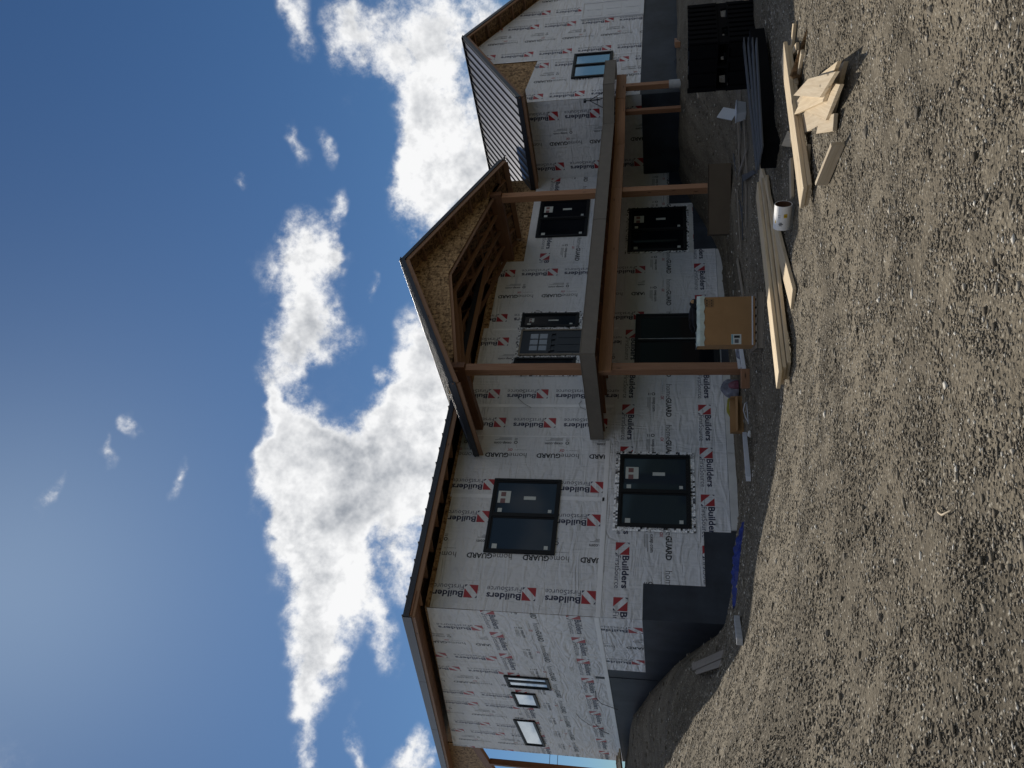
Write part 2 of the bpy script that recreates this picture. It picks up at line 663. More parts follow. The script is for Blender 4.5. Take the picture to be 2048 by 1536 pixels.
# ---------------------------------------------------------------- ground
def Gu(X, Y):
    """height of the ground, survey units"""
    X, Y = np.asarray(X, float), np.asarray(Y, float)
    base = -1.11 - .017 * np.maximum(0, -Y - 2)
    d = -.936 * X + .353 * Y
    far = np.interp(d, [-2.3, -1.77, -.64, .1, .4, .9, 1.05, 1.5, 3, 6], [0, .10, .30, .45, .53, .72, .80, 1.0, 1.5, 2.1])
    wal = np.interp(d, [-.4, 0, .65, 1.16, 1.66, 2.9, 6], [0, .18, 1.02, 1.45, 1.77, 2.1, 2.3])
    dist = np.hypot(np.maximum(0, -X), np.maximum(0, -Y))
    t = smoothstep(.1, 2.4, dist)
    b = (wal * (1 - t) + far * t) * smoothstep(-10.5, -5.2, Y)
    b = np.where((X > .5) & (Y > -1.5), b * (1 - smoothstep(.5, 1.2, X)), b)
    rise = .92 * smoothstep(7.6, 11.6, X) * smoothstep(-5.2, -2.3, Y)
    rise = np.maximum(rise, .25 * smoothstep(9, 14, X) * smoothstep(-9, -5, Y))
    bumps = .018 * np.sin(X * 2.1 + 1.3 * np.sin(Y * 1.7)) + .014 * np.sin(Y * 3.1 + X * 1.1) + .006 * np.sin(7.3 * X + 2 * np.sin(5 * Y)) + .005 * np.sin(9.1 * Y - 3 * X)
    bumps = bumps * np.where((X > -.1) & (Y > -.15), 0.2, 1)
    rv = .634 * X + .773 * Y          # across the wheel tracks
    ru = .773 * X - .634 * Y
    rut = .009 * np.sin(rv * 4.1 + .5 * np.sin(ru * .5)) + .005 * np.sin(rv * 7.7 + 1.1 * np.sin(ru * .8 + 1))
    rut = .6 * rut * smoothstep(-3.0, -5.5, Y) * smoothstep(7, 4, X)
    return base + b + rise + bumps + rut


def G(x, y):
    return S * Gu(np.asarray(x) / S, np.asarray(y) / S) + ZE


def gp(px, py, h=0.0):
    """point where the line of sight through a photo pixel meets the ground + h"""
    d = ray(px, py)
    ts = np.concatenate([np.arange(1.5, 30, .05), np.arange(30, 80, .25)])
    z = CAMP.z + d.z * ts - G(CAMP.x + d.x * ts, CAMP.y + d.y * ts) - h
    i = int(np.argmax(z <= 0)) if (z <= 0).any() else len(ts) - 1
    t0, t1 = ts[max(i - 1, 0)], ts[i]
    for _ in range(16):
        tm = (t0 + t1) / 2
        p = CAMP + d * float(tm)
        if p.z - float(G(p.x, p.y)) - h > 0:
            t0 = tm
        else:
            t1 = tm
    return CAMP + d * float((t0 + t1) / 2)


def make_ground():
    def axis(lo, hi, c0, c1, fine, coarse):
        a = list(np.arange(c0, c1, fine))
        x, st = c0, fine
        pre = []
        while x > lo:
            st = min(coarse, st * 1.25)
            x -= st
            pre.append(x)
        x, st = a[-1], fine
        post = []
        while x < hi:
            st = min(coarse, st * 1.25)
            x += st
            post.append(x)
        return np.array(pre[::-1] + a + post)
    xs = axis(-800, 800, -9, 16, .09, 80)
    ys = axis(-400, 900, -15, 12, .09, 80)
    X, Y = np.meshgrid(xs, ys)
    Z = G(X, Y)
    rg = np.random.default_rng(3)
    jit = rg.normal(0, 1, Z.shape)
    jit = (jit + np.roll(jit, 1, 0) + np.roll(jit, 1, 1) + np.roll(jit, (1, 1), (0, 1))) / 2
    near = ((X > -9) & (X < 16) & (Y > -15) & (Y < 12))
    Z = Z + np.where(near, jit * .0022, 0)
    far = np.maximum(np.abs(X) - 60, 0) + np.maximum(np.abs(Y) - 60, 0)
    Z = np.where(far > 0, np.minimum(Z, ZE + .5 - far * .004), Z)
    inside = (X > .3) & (Y > .3) & (Y < 10)
    Z = np.where(inside, np.minimum(Z, ZE - 1.2 * S), Z)
    v = np.stack([X.ravel(), Y.ravel(), Z.ravel()], 1)
    ny, nx = X.shape
    i = np.arange(ny * nx).reshape(ny, nx)
    f = np.stack([i[:-1, :-1].ravel(), i[:-1, 1:].ravel(), i[1:, 1:].ravel(), i[1:, :-1].ravel()], 1)
    me = fast_mesh('ground', v, f)
    me.polygons.foreach_set('use_smooth', np.ones(len(f), bool))
    o = new_obj('ground', me, 'dirt')
    o['kind'] = 'structure'


def fast_mesh(name, v, f, tone=None):
    me = D.meshes.new(name)
    me.vertices.add(len(v))
    me.vertices.foreach_set('co', np.asarray(v, np.float32).ravel())
    n = f.shape[1]
    me.loops.add(f.size)
    me.loops.foreach_set('vertex_index', f.astype(np.int32).ravel())
    me.polygons.add(len(f))
    me.polygons.foreach_set('loop_start', np.arange(0, f.size, n, dtype=np.int32))
    if tone is not None:
        at = me.attributes.new('tone', 'FLOAT', 'POINT')
        at.data.foreach_set('value', np.asarray(tone, np.float32))
    me.update(calc_edges=True)
    return me


def make_gravel():
    rg = np.random.default_rng(11)
    n = 165000
    # denser towards the camera, spread over the yard in view
    dist = 3.6 + 11.5 * rg.random(n) ** 1.25
    ang = R(39.3) + (rg.random(n) - .5) * R(66)
    x = CAMP.x + dist * np.sin(ang)
    y = CAMP.y + dist * np.cos(ang)
    keep = ~((x > -.05) & (y > -.05))
    x, y, dist = x[keep], y[keep], dist[keep]
    n = len(x)
    r = .004 + .0095 * rg.random(n) ** 2.4
    big = rg.random(n) < .02
    r = np.where(big, r * 2.1, r) * (.75 + .05 * dist)
    nc = 9000
    cx_ = (-3.4 + 15.2 * rg.random(nc)) * S
    cy_ = (-3.6 + 8.0 * rg.random(nc) ** 1.3) * S
    ok = ~((cx_ > -.12) & (cy_ > -.12)) & ~((cx_ > 11.0 * S) & (cy_ > -2.25 * S))
    cx_, cy_ = cx_[ok], cy_[ok]
    x, y = np.concatenate([x, cx_]), np.concatenate([y, cy_])
    r = np.concatenate([r, .010 + .032 * rg.random(len(cx_)) ** 3])
    n = len(x)
    z = G(x, y) + r * .16
    octv = np.array([[1, 0, 0], [0, 1, 0], [-1, 0, 0], [0, -1, 0], [0, 0, 1], [0, 0, -1]], float)
    octf = np.array([[0, 1, 4], [1, 2, 4], [2, 3, 4], [3, 0, 4], [1, 0, 5], [2, 1, 5], [3, 2, 5], [0, 3, 5]])
    a = rg.random(n) * 6.283
    ca, sa = np.cos(a), np.sin(a)
    v = octv[None] * (1 + (rg.random((n, 6, 1)) - .5) * .7)
    v = v + (rg.random((n, 6, 3)) - .5) * .5
    v = v * np.stack([r * (1 + .9 * rg.random(n)), r, r * (.24 + .30 * rg.random(n))], 1)[:, None, :]
    vx = v[..., 0] * ca[:, None] - v[..., 1] * sa[:, None] + x[:, None]
    vy = v[..., 0] * sa[:, None] + v[..., 1] * ca[:, None] + y[:, None]
    vz = v[..., 2] + z[:, None]
    V = np.stack([vx, vy, vz], -1).reshape(-1, 3)
    F = (octf[None] + (np.arange(n) * 6)[:, None, None]).reshape(-1, 3)
    tone = np.repeat(np.clip(rg.normal(.55, .23, n), 0, 1), 6)
    o = new_obj('gravel', fast_mesh('gravel', V, F, tone), 'gravel')
    o['kind'] = 'stuff'
    tag(o, 'loose brown gravel and stone chips strewn over the bare dirt yard', 'gravel')
    del o['category']
    o['category'] = 'gravel'


def make_added_hill():
    """unseen wooded slope added to block low sky light; lower panes hint at it"""
    k = MB_('added_woodland', .95, 0, .1)
    k.color(k.ramp(k.noise(k.obj(), .12, 6, .7), [(.35, (.012, .022, .010)), (.65, (.050, .072, .030))]))
    na, nr = 120, 10
    ang = np.linspace(R(150), R(330), na)
    v = []
    rg = np.random.default_rng(5)
    for j in range(nr):
        f = j / (nr - 1)
        for i, a in enumerate(ang):
            edge = math.sin(math.pi * i / (na - 1)) ** .5
            r = 55 + 60 * f
            h = -1.5 + 27 * edge * f ** .8 + (rg.random() * 2.6 if j else 0) * edge + 3 * math.sin(a * 7) * f * edge
            v.append((CAMP.x + r * math.sin(a - R(15)), CAMP.y + r * math.cos(a - R(15)), h))
    i = np.arange(na * nr).reshape(nr, na)
    f = np.stack([i[:-1, :-1].ravel(), i[:-1, 1:].ravel(), i[1:, 1:].ravel(), i[1:, :-1].ravel()], 1)
    o = new_obj('added_hill', fast_mesh('added_hill', np.array(v), f), 'added_woodland')  # added out of view, keeps low sky light from under the deck
    o['kind'] = 'structure'


make_ground()
make_gravel()
make_added_hill()

# ---------------------------------------------------------------- the house
house = empty('house', (0, 0, 0), 'two storey house under construction in white printed housewrap with a timber porch', 'house')


class HM(Mesh):
    """mesh written in survey units, converted to metres when built"""

    def build(self, name, mat, parent=house, **kw):
        self.v = [tuple(W(*p)) for p in self.v]
        return super().build(name, mat, parent, **kw)


BOXES = {}


def beam_m(name, a, b, w, h, mat, parent=house, up=(0, 0, 1), bevel=.004):
    """timber from a to b in metres; its own local X runs along the grain"""
    a, b = Vector(a), Vector(b)
    d = b - a
    L = d.length
    d.normalize()
    u = Vector(up)
    s = u.cross(d)
    if s.length < 1e-3:
        s = Vector((1, 0, 0)).cross(d)
        if s.length < 1e-3:
            s = Vector((0, 1, 0)).cross(d)
    s.normalize()
    n = d.cross(s)
    key = (round(L, 3), round(w, 4), round(h, 4), mat)
    if key not in BOXES:
        q = Mesh()
        q.box((0, -w / 2, -h / 2), (L, w / 2, h / 2))
        o = q.build(name, mat, parent, bevel=min(bevel, w * .12, h * .12))
        BOXES[key] = o.data
    else:
        o = new_obj(name, BOXES[key], None, parent)
    mm = Matrix((d, s, n)).transposed().to_4x4()
    mm.translation = a
    o.matrix_local = mm
    return o


def beam(name, a, b, w, h, mat, parent=house, up=(0, 0, 1)):
    return beam_m(name, W(*a), W(*b), w * S, h * S, mat, parent, up)


PLANES = {
    'front': lambda a, z, n=0.: W(a, -n, z),
    'side': lambda a, z, n=0.: W(-n, -a, z),
    'wing_front': lambda a, z, n=0.: W(a, -2.1 - n, z),
    'wing_left': lambda a, z, n=0.: W(11.2 - n, -a, z),
}


def plate(q, plane, a0, a1, z0, z1, n0, n1, mi=0):
    P = PLANES[plane]
    q.hexa([P(a0, z0, n1), P(a1, z0, n1), P(a1, z0, n0), P(a0, z0, n0), P(a0, z1, n1), P(a1, z1, n1), P(a1, z1, n0), P(a0, z1, n0)], mi)


def plate_obj(name, mat, parent, *args, bevel=0):
    q = Mesh()
    plate(q, *args)
    return q.build(name, mat, parent, bevel=bevel)


# sheathed walls ------------------------------------------------
q = HM()
q.prism([(0, 0, -1.5), (0, 8.25, -1.5), (0, 8.25, 5.16), (0, 0, 3.86)], (11.2, 0, 0))
q.build('wall_sheathing', 'osb')
q = HM()
q.prism([(11.2, -2.1, -.6), (16.3, -2.1, -.6), (16.3, -2.1, 3.42), (13.75, -2.1, 4.90), (11.2, -2.1, 3.42)], (0, 8, 0))
q.build('wall_sheathing', 'osb')
# foundation membrane, stepped with the wrap, 1 cm proud of the sheathing
q = HM()
q.box((-.010, -.010, -1.6), (.60, .5, .43))
q.box((.60, -.010, -1.6), (1.55, .5, -.52))
q.box((1.55, -.010, -1.6), (8.4, .5, -.96))
q.box((8.4, -.010, -1.6), (10.0, .5, -.50))
q.box((10.0, -.010, -1.6), (11.19, .5, .03))
q.box((-.0102, .5, -1.6), (.5, 2.26, .43))
q.box((-.0102, 2.26, -1.6), (.5, 8.26, 1.12))
q.build('foundation_wall', 'foundation')
q = HM()
q.box((11.189, -2.111, -1.2), (16.31, -1.0, .64))
q.box((11.188, -1.0, -1.2), (12, -.012, .62))
q.build('foundation_wall', 'foundation')
for x0, x1 in ((1.56, 3.05), (3.06, 5.0), (6.5, 8.35)):
    q = HM()
    q.box((x0, -.05, -1.14), (x1, -.012, -.985))
    q.build('foam_board', 'foam')
beam('corner_flashing', (0.0, 2.9, 1.12), (-.0, 8.2, 1.12), .03, .03, 'foundation')
q = HM()
q.box((-.020, 2.62, .2), (-.0105, 2.72, 1.30))
q.build('membrane_strip', 'foundation')

# printed housewrap ---------------------------------------------
PT, LR = .9513, 1.3716
_cell = {'v': [], 'f': [], 'm': []}


def font_part(txt, s0, t0, wd_, ht, mi, offset=0.0, shear=0.0, res=2):
    cu = D.curves.new('lettering', 'FONT')
    cu.body = txt
    cu.resolution_u = res
    cu.offset = offset
    cu.shear = shear
    ob = D.objects.new('lettering', cu)
    COL.objects.link(ob)
    bpy.context.view_layer.update()
    dg = bpy.context.evaluated_depsgraph_get()
    me = D.meshes.new_from_object(ob.evaluated_get(dg))
    vs = np.array([v.co[:2] for v in me.vertices])
    lo, hi = vs.min(0), vs.max(0)
    vs = (vs - lo) / (hi - lo) * (wd_, ht) + (s0, t0)
    fs = [tuple(p.vertices) for p in me.polygons]
    D.objects.remove(ob)
    D.meshes.remove(me)
    D.curves.remove(cu)
    return vs, fs, mi


def cell_add(vs, fs, mi, ds=0., dt=0.):
    i = len(_cell['v'])
    _cell['v'] += [(a + ds, b + dt) for a, b in vs]
    _cell['f'] += [tuple(i + j for j in f) for f in fs]
    _cell['m'] += [mi] * len(fs)


RED, NAVY, BLACK, GREY = 0, 1, 2, 3
t_b = font_part('Builders', .236, .112, .565, .112, NAVY, .028)
t_f = font_part('FirstSource', .238, .004, .565, .088, NAVY, -.004)
t_h = font_part('home', 0, 0, .322, .104, BLACK, -.006)
t_g = font_part('GUARD', .328, 0, .440, .100, BLACK, .034)
t_x = font_part('OX', .272, 0, .092, .058, RED, .03, .25)
t_w = font_part('housewrap by', .02, .008, .215, .030, GREY, 0, 0, 1)
t_o = font_part('oxep.com', .0, 0, .33, .060, BLACK, .02)
for dt in (0., LR):
    q_ = .222
    cell_add([(0, .03), (q_ * .60, 0), (0, q_ * .78)], [], RED)
    # square logo: red ground, white diagonal stroke with small flags at its ends
    cell_add([(0, 0), (q_ * .70, 0), (0, q_ * .72)], [(0, 1, 2)], RED, 0, dt)
    cell_add([(q_ * .30, q_), (q_, q_ * .28), (q_, q_)], [(0, 1, 2)], RED, 0, dt)
    cell_add([(0, q_ * .80), (q_ * .15, q_), (0, q_)], [(0, 1, 2)], NAVY, 0, dt)
    cell_add([(q_ * .80, 0), (q_, 0), (q_, q_ * .20)], [(0, 1, 2)], NAVY, 0, dt)
    cell_add(*t_b, 0, dt)
    cell_add(*t_f, 0, dt)
HS = .47
cell_add(*t_h, HS, .797)
cell_add(*t_g, HS, .797)
cell_add(*t_x, HS, .700)
cell_add(*t_w, HS, .706)
cell_add(*t_o, .78, .535)
ring = [(.70 + .035 * math.cos(a), .565 + .035 * math.sin(a)) for a in np.linspace(0, 2 * math.pi, 13)[:-1]]
ring2 = [(.70 + .020 * math.cos(a), .565 + .020 * math.sin(a)) for a in np.linspace(0, 2 * math.pi, 13)[:-1]]
cell_add(ring + ring2, [(i, (i + 1) % 12, 12 + (i + 1) % 12, 12 + i) for i in range(12)], BLACK)
for j, (a0_, a1_) in enumerate(((.78, 1.10), (.78, 1.03), (.78, 1.01))):
    cell_add([(a0_, .505 - j * .022), (a1_, .505 - j * .022), (a1_, .513 - j * .022), (a0_, .513 - j * .022)], [(0, 1, 2, 3)], GREY)
for j in range(2):
    cell_add([(.675, .500 - j * .03), (.73, .500 - j * .03), (.73, .510 - j * .03), (.675, .510 - j * .03)], [(0, 1, 2, 3)], BLACK)
CV = np.array(_cell['v'])


def clip(bm, planes):
    for (ax, az, c) in planes:      # keep ax*a + az*z <= c
        nrm = Vector((ax, az, 0))
        co = nrm * (c / nrm.length_squared)
        bmesh.ops.bisect_plane(bm, geom=list(bm.verts) + list(bm.edges) + list(bm.faces), dist=1e-6,
                               plane_co=co, plane_no=nrm, clear_outer=True)


def strip(plane, a0, a1, z0, z1, orient, ref, layer, extra=()):
    P = PLANES[plane]
    n = .0140 + .0022 * layer
    planes = [(-1, 0, -a0), (1, 0, a1), (0, -1, -z0), (0, 1, z1)] + list(extra)
    bm = bmesh.new()
    bm.faces.new([bm.verts.new((a, z, 0)) for a, z in ((a0, z0), (a1, z0), (a1, z1), (a0, z1))])
    clip(bm, planes)
    for v in bm.verts:
        v.co = P(v.co.x, v.co.y, n)
    me = D.meshes.new('housewrap_strip')
    bm.to_mesh(me)
    bm.free()
    sheet = new_obj('housewrap_strip', me, 'housewrap', house)
    if ref is None:
        return sheet
    if orient == 'V':
        smin, smax = z0 - ref[1], z1 - ref[1]
    else:
        smin, smax = ref[0] - a1, ref[0] - a0
    bm = bmesh.new()
    for k in range(math.floor(smin / PT) - 2, math.ceil(smax / PT) + 1):
        s, t = CV[:, 0] + k * PT, CV[:, 1]
        if orient == 'V':
            a, z = ref[0] - t, ref[1] + s
        else:
            a, z = ref[0] - s, ref[1] - t
        vs = [bm.verts.new((float(x), float(y), 0)) for x, y in zip(a, z)]
        for f, mi in zip(_cell['f'], _cell['m']):
            try:
                bm.faces.new([vs[i] for i in f]).material_index = mi
            except ValueError:
                pass
    bmesh.ops.delete(bm, geom=[v for v in bm.verts if not v.link_faces], context='VERTS')
    clip(bm, planes)
    for v in bm.verts:
        v.co = P(v.co.x, v.co.y, n + .0012)
    me = D.meshes.new('printed_lettering')
    bm.to_mesh(me)
    bm.free()
    new_obj('printed_lettering', me, ['print_red', 'print_navy', 'print_black', 'print_grey'], sheet)['kind'] = 'stuff'
    return sheet


LREF = (.328, .852)
for a0, a1, z0 in ((-.012, .58, .40), (.58, 1.53, -.55), (1.53, 8.4, -.978), (8.4, 10.0, -.53), (10.0, 11.18, .0)):
    strip('front', a0, a1, z0, 1.12, 'H', LREF, 0)
strip('front', -.012, 2.13, 1.06, 3.77, 'V', (1.78, 1.125), 2)
strip('front', 2.05, 4.13, 1.06, 3.80, 'V', (3.80, 1.11), 1)
strip('front', 4.05, 6.13, .93, 3.80, 'V', (5.86, 1.32), 2)
strip('front', 6.05, 8.18, .50, 3.70, 'V', (7.91, 1.44), 1)
strip('front', 8.10, 11.18, .60, 3.19, 'H', (8.42, 2.84), 2.6)
TOPS = [(.163, 1, 3.82)]
strip('side', -2.24, .012, .40, 1.14, 'V', (-.305, .405), 0)
strip('side', -8.22, .012, 1.10, 3.06, 'H', (-2.7469, 2.943), 1)
strip('side', -2.40, .012, 3.02, 5.2, 'V', (-.594, 3.004), 2, TOPS)
strip('side', -4.45, -2.33, 3.02, 5.2, 'V', (-2.627, 2.888), 3, TOPS)
strip('side', -6.50, -4.38, 3.02, 5.2, 'V', (-4.68, 2.93), 2, TOPS)
strip('side', -8.22, -6.43, 3.02, 5.2, 'V', (-6.73, 2.70), 3, TOPS)
sl = .586
GL = (-sl, 1, 3.36 - sl * 11.2)
GRt = (sl, 1, 3.36 + sl * 16.3)
strip('wing_front', 11.19, 13.10, .63, 3.35, 'V', (12.89, .921), 1, [GL, (.12, 1, 3.12 + .12 * 13)])
strip('wing_front', 13.03, 15.22, .63, 5.2, 'V', (14.85, .41), 2, [GL, GRt])
strip('wing_front', 15.15, 16.3, .63, 5.2, 'V', (16.94, .18), 1, [GL, GRt])
strip('wing_left', .0, 2.112, .60, 3.36, 'V', (1.845, .593), 1)

# pale tape over the seams
for pl_, a0, a1, z0, z1 in (('front', 2.04, 2.115, 1.08, 3.76), ('front', 4.05, 4.12, 1.0, 3.75), ('front', 6.06, 6.11, 1.0, 3.6), ('front', -.02, 3.30, 1.035, 1.115),
                            ('side', -8.2, .015, 1.06, 1.135), ('side', -4.4, -4.36, 3.08, 4.4), ('wing_front', 13.02, 13.06, .64, 3.9), ('wing_front', 15.16, 15.20, .64, 4.0),
                            ('front', 3.365, 3.385, 1.12, 3.7)):
    plate_obj('seam_tape', 'seam_tape', house, pl_, a0, a1, z0, z1, .021, .0225)

# windows and doors ----------------------------------------------


def foil_ring(plane, a0, a1, z0, z1, w, parent=house):
    P = PLANES[plane]
    for b0, b1, y0, y1 in ((a0 - w, a1 + w, z1, z1 + w), (a0 - w, a0, z0, z1), (a1, a1 + w, z0, z1), (a0 - w, a1 + w, z0 - w, z0)):
        q = Mesh()
        na, nz = max(2, round((b1 - b0) / .034)), max(2, round((y1 - y0) / .034))
        for i in range(na):
            for j in range(nz):
                u0, u1 = b0 + (b1 - b0) * i / na, b0 + (b1 - b0) * (i + 1) / na
                v0, v1 = y0 + (y1 - y0) * j / nz, y0 + (y1 - y0) * (j + 1) / nz
                n_ = [.022 + .012 * rnd.random() for _ in range(4)]
                lean = .010 * rnd.random()          # crinkles mostly lean back to the sky
                q.poly([P(u0, v0, n_[0] + lean), P(u1, v0, n_[1] + lean), P(u1, v1, n_[2] - lean * .5), P(u0, v1, n_[3] - lean * .5)],
                       rnd.choice((0, 0, 0, 1, 1, 2)))  # glinting and dark facets come from painted colours dealt out at random
        q.build('flashing_tape', ['foil_painted_glint', 'foil_tape', 'foil_painted_shade'], parent)


def ring4(q, plane, a0, a1, z0, z1, w, n0, n1, mi=0):
    plate(q, plane, a0, a0 + w, z0, z1, n0, n1, mi)
    plate(q, plane, a1 - w, a1, z0, z1, n0, n1, mi)
    plate(q, plane, a0 + w, a1 - w, z0, z0 + w, n0, n1 - .001, mi)
    plate(q, plane, a0 + w, a1 - w, z1 - w, z1, n0, n1 - .001, mi)


def window(plane, a0, a1, z0, z1, glass='glass_mid', split=None, fw=.048, stick=True, depth=.055, sticker_right=True):
    q = Mesh()
    ring4(q, plane, a0, a1, z0, z1, fw, .016, depth)
    win = q.build('window', 'window_frame', house)
    cells = [(a0 + fw, a1 - fw)] if split is None else [(a0 + fw, split - .022), (split + .022, a1 - fw)]
    if split is not None:
        plate_obj('mullion', 'window_frame', win, plane, split - .022, split + .022, z0 + fw, z1 - fw, .017, depth - .006)
    for i, (b0, b1) in enumerate(cells):
        q = Mesh()
        ring4(q, plane, b0 + .001, b1 - .001, z0 + fw + .001, z1 - fw - .001, .026, .017, .036 + .008 * i)
        q.build('sash', 'window_frame', win)
        plate_obj('pane', glass, win, plane, b0 + .027, b1 - .027, z0 + fw + .027, z1 - fw - .027, .018, .026 + .004 * i)
    if stick:
        n0 = .0312 if split is not None else .0272
        b0, b1 = cells[-1]
        ww, hh = b1 - b0, z1 - z0
        def st(fa, fz, wa, hz, mat='sticker', dn=0., **kw):
            ca, cz = b0 + ww * fa, z0 + hh * fz
            plate_obj('sticker', mat, win, plane, ca - wa / 2, ca + wa / 2, cz - hz / 2, cz + hz / 2, n0 + dn, n0 + .002 + dn)
        g = min(ww * .36, .24)
        st(.52, .82, g, g * .92)
        st(.60, .835, g * .36, g * .36, 'sticker_maroon', .002)
        st(.40, .835, g * .38, g * .36, 'sticker_maroon', .002)
        st(.50, .44, g * .28, .21 if hh > .9 else .12)
        st(.12, .86, .075, .075)
        st(.12, .13, .06, .06)
        if split is not None:
            b0, b1 = cells[0]
            ww = b1 - b0
            n0 = .0272
            st(.12, .86, .085, .085)
            st(.12, .13, .065, .065)
    return win


window('front', .99, 2.43, 1.84, 3.035, 'glass_mid', 1.70)
window('front', 1.56, 2.994, -.355, .845, 'glass_mid', 2.24)
foil_ring('front', 1.56, 2.994, -.355, .845, .072)
window('front', 8.96, 10.30, 1.83, 3.012, 'glass', 9.62)
window('front', 8.36, 9.84, -.38, .90, 'glass', 9.08)
foil_ring('front', 8.36, 9.84, -.38, .90, .05)
plate_obj('sill_flashing', 'foam', house, 'front', 8.30, 9.95, -.52, -.435, .018, .022)
window('side', -3.50, -2.90, 2.20, 3.035, 'glass_light', -3.18, .035, False, .05)
window('side', -4.66, -3.84, 2.56, 3.04, 'glass_light', None, .035, False, .05)
window('side', -7.50, -5.62, 2.80, 3.27, 'glass_light', None, .035, False, .05)
window('wing_front', 12.05, 13.13, 1.30, 2.23, 'glass_light', 12.62, .05, False, .06)
# entry door between two side lights
foil_ring('front', 5.345, 6.045, 1.46, 2.985, .055)
foil_ring('front', 6.125, 6.52, 1.82, 3.02, .05)
foil_ring('front', 4.86, 5.28, 1.80, 3.04, .05)
window('front', 6.125, 6.52, 1.82, 3.02, 'glass', None, .045)
window('front', 4.86, 5.28, 1.80, 3.04, 'glass', None, .045)
q = Mesh()
ring4(q, 'front', 5.345, 6.045, 1.46, 2.985, .035, .03, .06)
door = q.build('entry_door', 'grey_lumber', house)
plate_obj('slab', 'black_metal', door, 'front', 5.38, 6.01, 1.46, 2.95, .031, .045)
for i in range(3):
    for j in range(2):
        plate_obj('pane', 'glass_grey', door, 'front', 5.47 + i * .16, 5.60 + i * .16, 2.42 + j * .19, 2.58 + j * .19, .046, .049)
plate_obj('shelf', 'black_metal', door, 'front', 5.42, 5.97, 2.33, 2.37, .0455, .075)
for i in range(4):
    plate_obj('dentil', 'black_metal', door, 'front', 5.45 + i * .15, 5.50 + i * .15, 2.26, 2.33, .0455, .07)
for i in range(3):
    plate_obj('panel', 'black_metal', door, 'front', 5.44 + i * .185, 5.57 + i * .185, 1.58, 2.20, .0455, .052)
# sliding patio door below the deck
q = Mesh()
ring4(q, 'front', 5.02, 6.43, -.95, .66, .05, .018, .06)
sl_d = q.build('sliding_door', 'window_frame', house)
for i, (b0, b1) in enumerate(((5.07, 5.73), (5.70, 6.38))):
    q = Mesh()
    ring4(q, 'front', b0, b1, -.90, .61, .06, .020 + .016 * i, .034 + .016 * i)
    leaf = q.build('leaf', 'window_frame', sl_d)
    plate_obj('pane', 'glass', leaf, 'front', b0 + .06, b1 - .06, -.84, .55, .021 + .016 * i, .030 + .016 * i)
plate_obj('handle', 'galv', sl_d, 'front', 5.74, 5.755, -.85, .60, .052, .058)
# white door in the wing
q = Mesh()
ring4(q, 'wing_front', 14.86, 15.74, .62, 2.21, .05, .016, .05)
wdoor = q.build('side_door', 'white_paint', house)
plate_obj('slab', 'white_paint', wdoor, 'wing_front', 14.91, 15.69, .63, 2.16, .017, .034)
for j in range(3):
    for i in range(2):
        plate_obj('panel', 'white_paint', wdoor, 'wing_front', 14.98 + i * .34, 15.25 + i * .34, .72 + j * .48, 1.10 + j * .48, .0345, .042)

# main roof -------------------------------------------------------
RS = .163


def zr(y):
    return 3.975 + RS * (y + .57)


q = HM()
q.prism([(-.42, -.57, zr(-.57) - .03), (-.42, 11.5, zr(11.5) - .03), (-.42, 11.5, zr(11.5)), (-.42, -.57, zr(-.57))], (11.9, 0, 0))
roof_main = q.build('main_roof', 'black_metal')
for i in range(39):
    x = -.40 + i * .31
    beam('roof_rib', (x, -.585, zr(-.585) + .012), (x, 11.5, zr(11.5) + .012), .022, .036, 'rib_metal', roof_main)
q = HM()
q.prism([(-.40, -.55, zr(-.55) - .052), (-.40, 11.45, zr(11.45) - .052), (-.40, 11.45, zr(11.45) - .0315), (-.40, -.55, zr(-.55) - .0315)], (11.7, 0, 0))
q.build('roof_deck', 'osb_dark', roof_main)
q = HM()
q.box((-.43, -.592, 3.885), (11.0, -.573, 3.982))
q.build('eave_fascia', 'black_metal', roof_main)
beam('sub_fascia', (-.40, -.555, 3.855), (11.0, -.555, 3.855), .030, .115, 'truss_wood', roof_main)
for i in range(24):
    x = .02 + i * .476
    if 3.1 < x < 8.6:
        continue
    beam('rafter_tail', (x, -.535, 3.862), (x, -.02, 3.862 + RS * .515), .03, .105, 'truss_wood', roof_main)
# left rake
ys_ = [-.592, 2.35, 5.4, 8.5, 11.5]
for y0, y1 in zip(ys_[:-1], ys_[1:]):
    q = HM()
    z0, z1 = zr(y0), zr(y1 - .012)
    q.prism([(-.438, y0, z0 - .13), (-.438, y1 - .012, z1 - .13), (-.438, y1 - .012, z1 + .012), (-.438, y0, z0 + .012)], (.016, 0, 0))
    q.build('rake_fascia', 'black_metal', roof_main)
beam('rake_board', (-.405, -.57, zr(-.57) - .13), (-.405, 11.45, zr(11.45) - .13), .03, .115, 'truss_wood', roof_main)
for i in range(62):
    y = -.50 + i * .19
    if y > 11:
        break
    beam('soffit_board', (-.39, y, zr(y) - .115), (.0, y, zr(y) - .115), .178, .022, 'soffit_wood', roof_main, up=(0, -RS, 1))
# back porch seen past the far corner
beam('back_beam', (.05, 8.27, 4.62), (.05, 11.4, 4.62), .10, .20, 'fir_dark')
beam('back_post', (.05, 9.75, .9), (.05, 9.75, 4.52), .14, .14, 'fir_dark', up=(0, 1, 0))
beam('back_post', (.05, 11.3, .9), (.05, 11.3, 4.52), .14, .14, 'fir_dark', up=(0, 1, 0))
q = HM()
q.prism([(.04, 8.26, 4.74), (.04, 11.3, 4.74), (.04, 11.3, zr(11.3) - .06), (.04, 8.26, zr(8.26) - .06)], (.03, 0, 0))
q.build('gable_sheathing', 'osb')

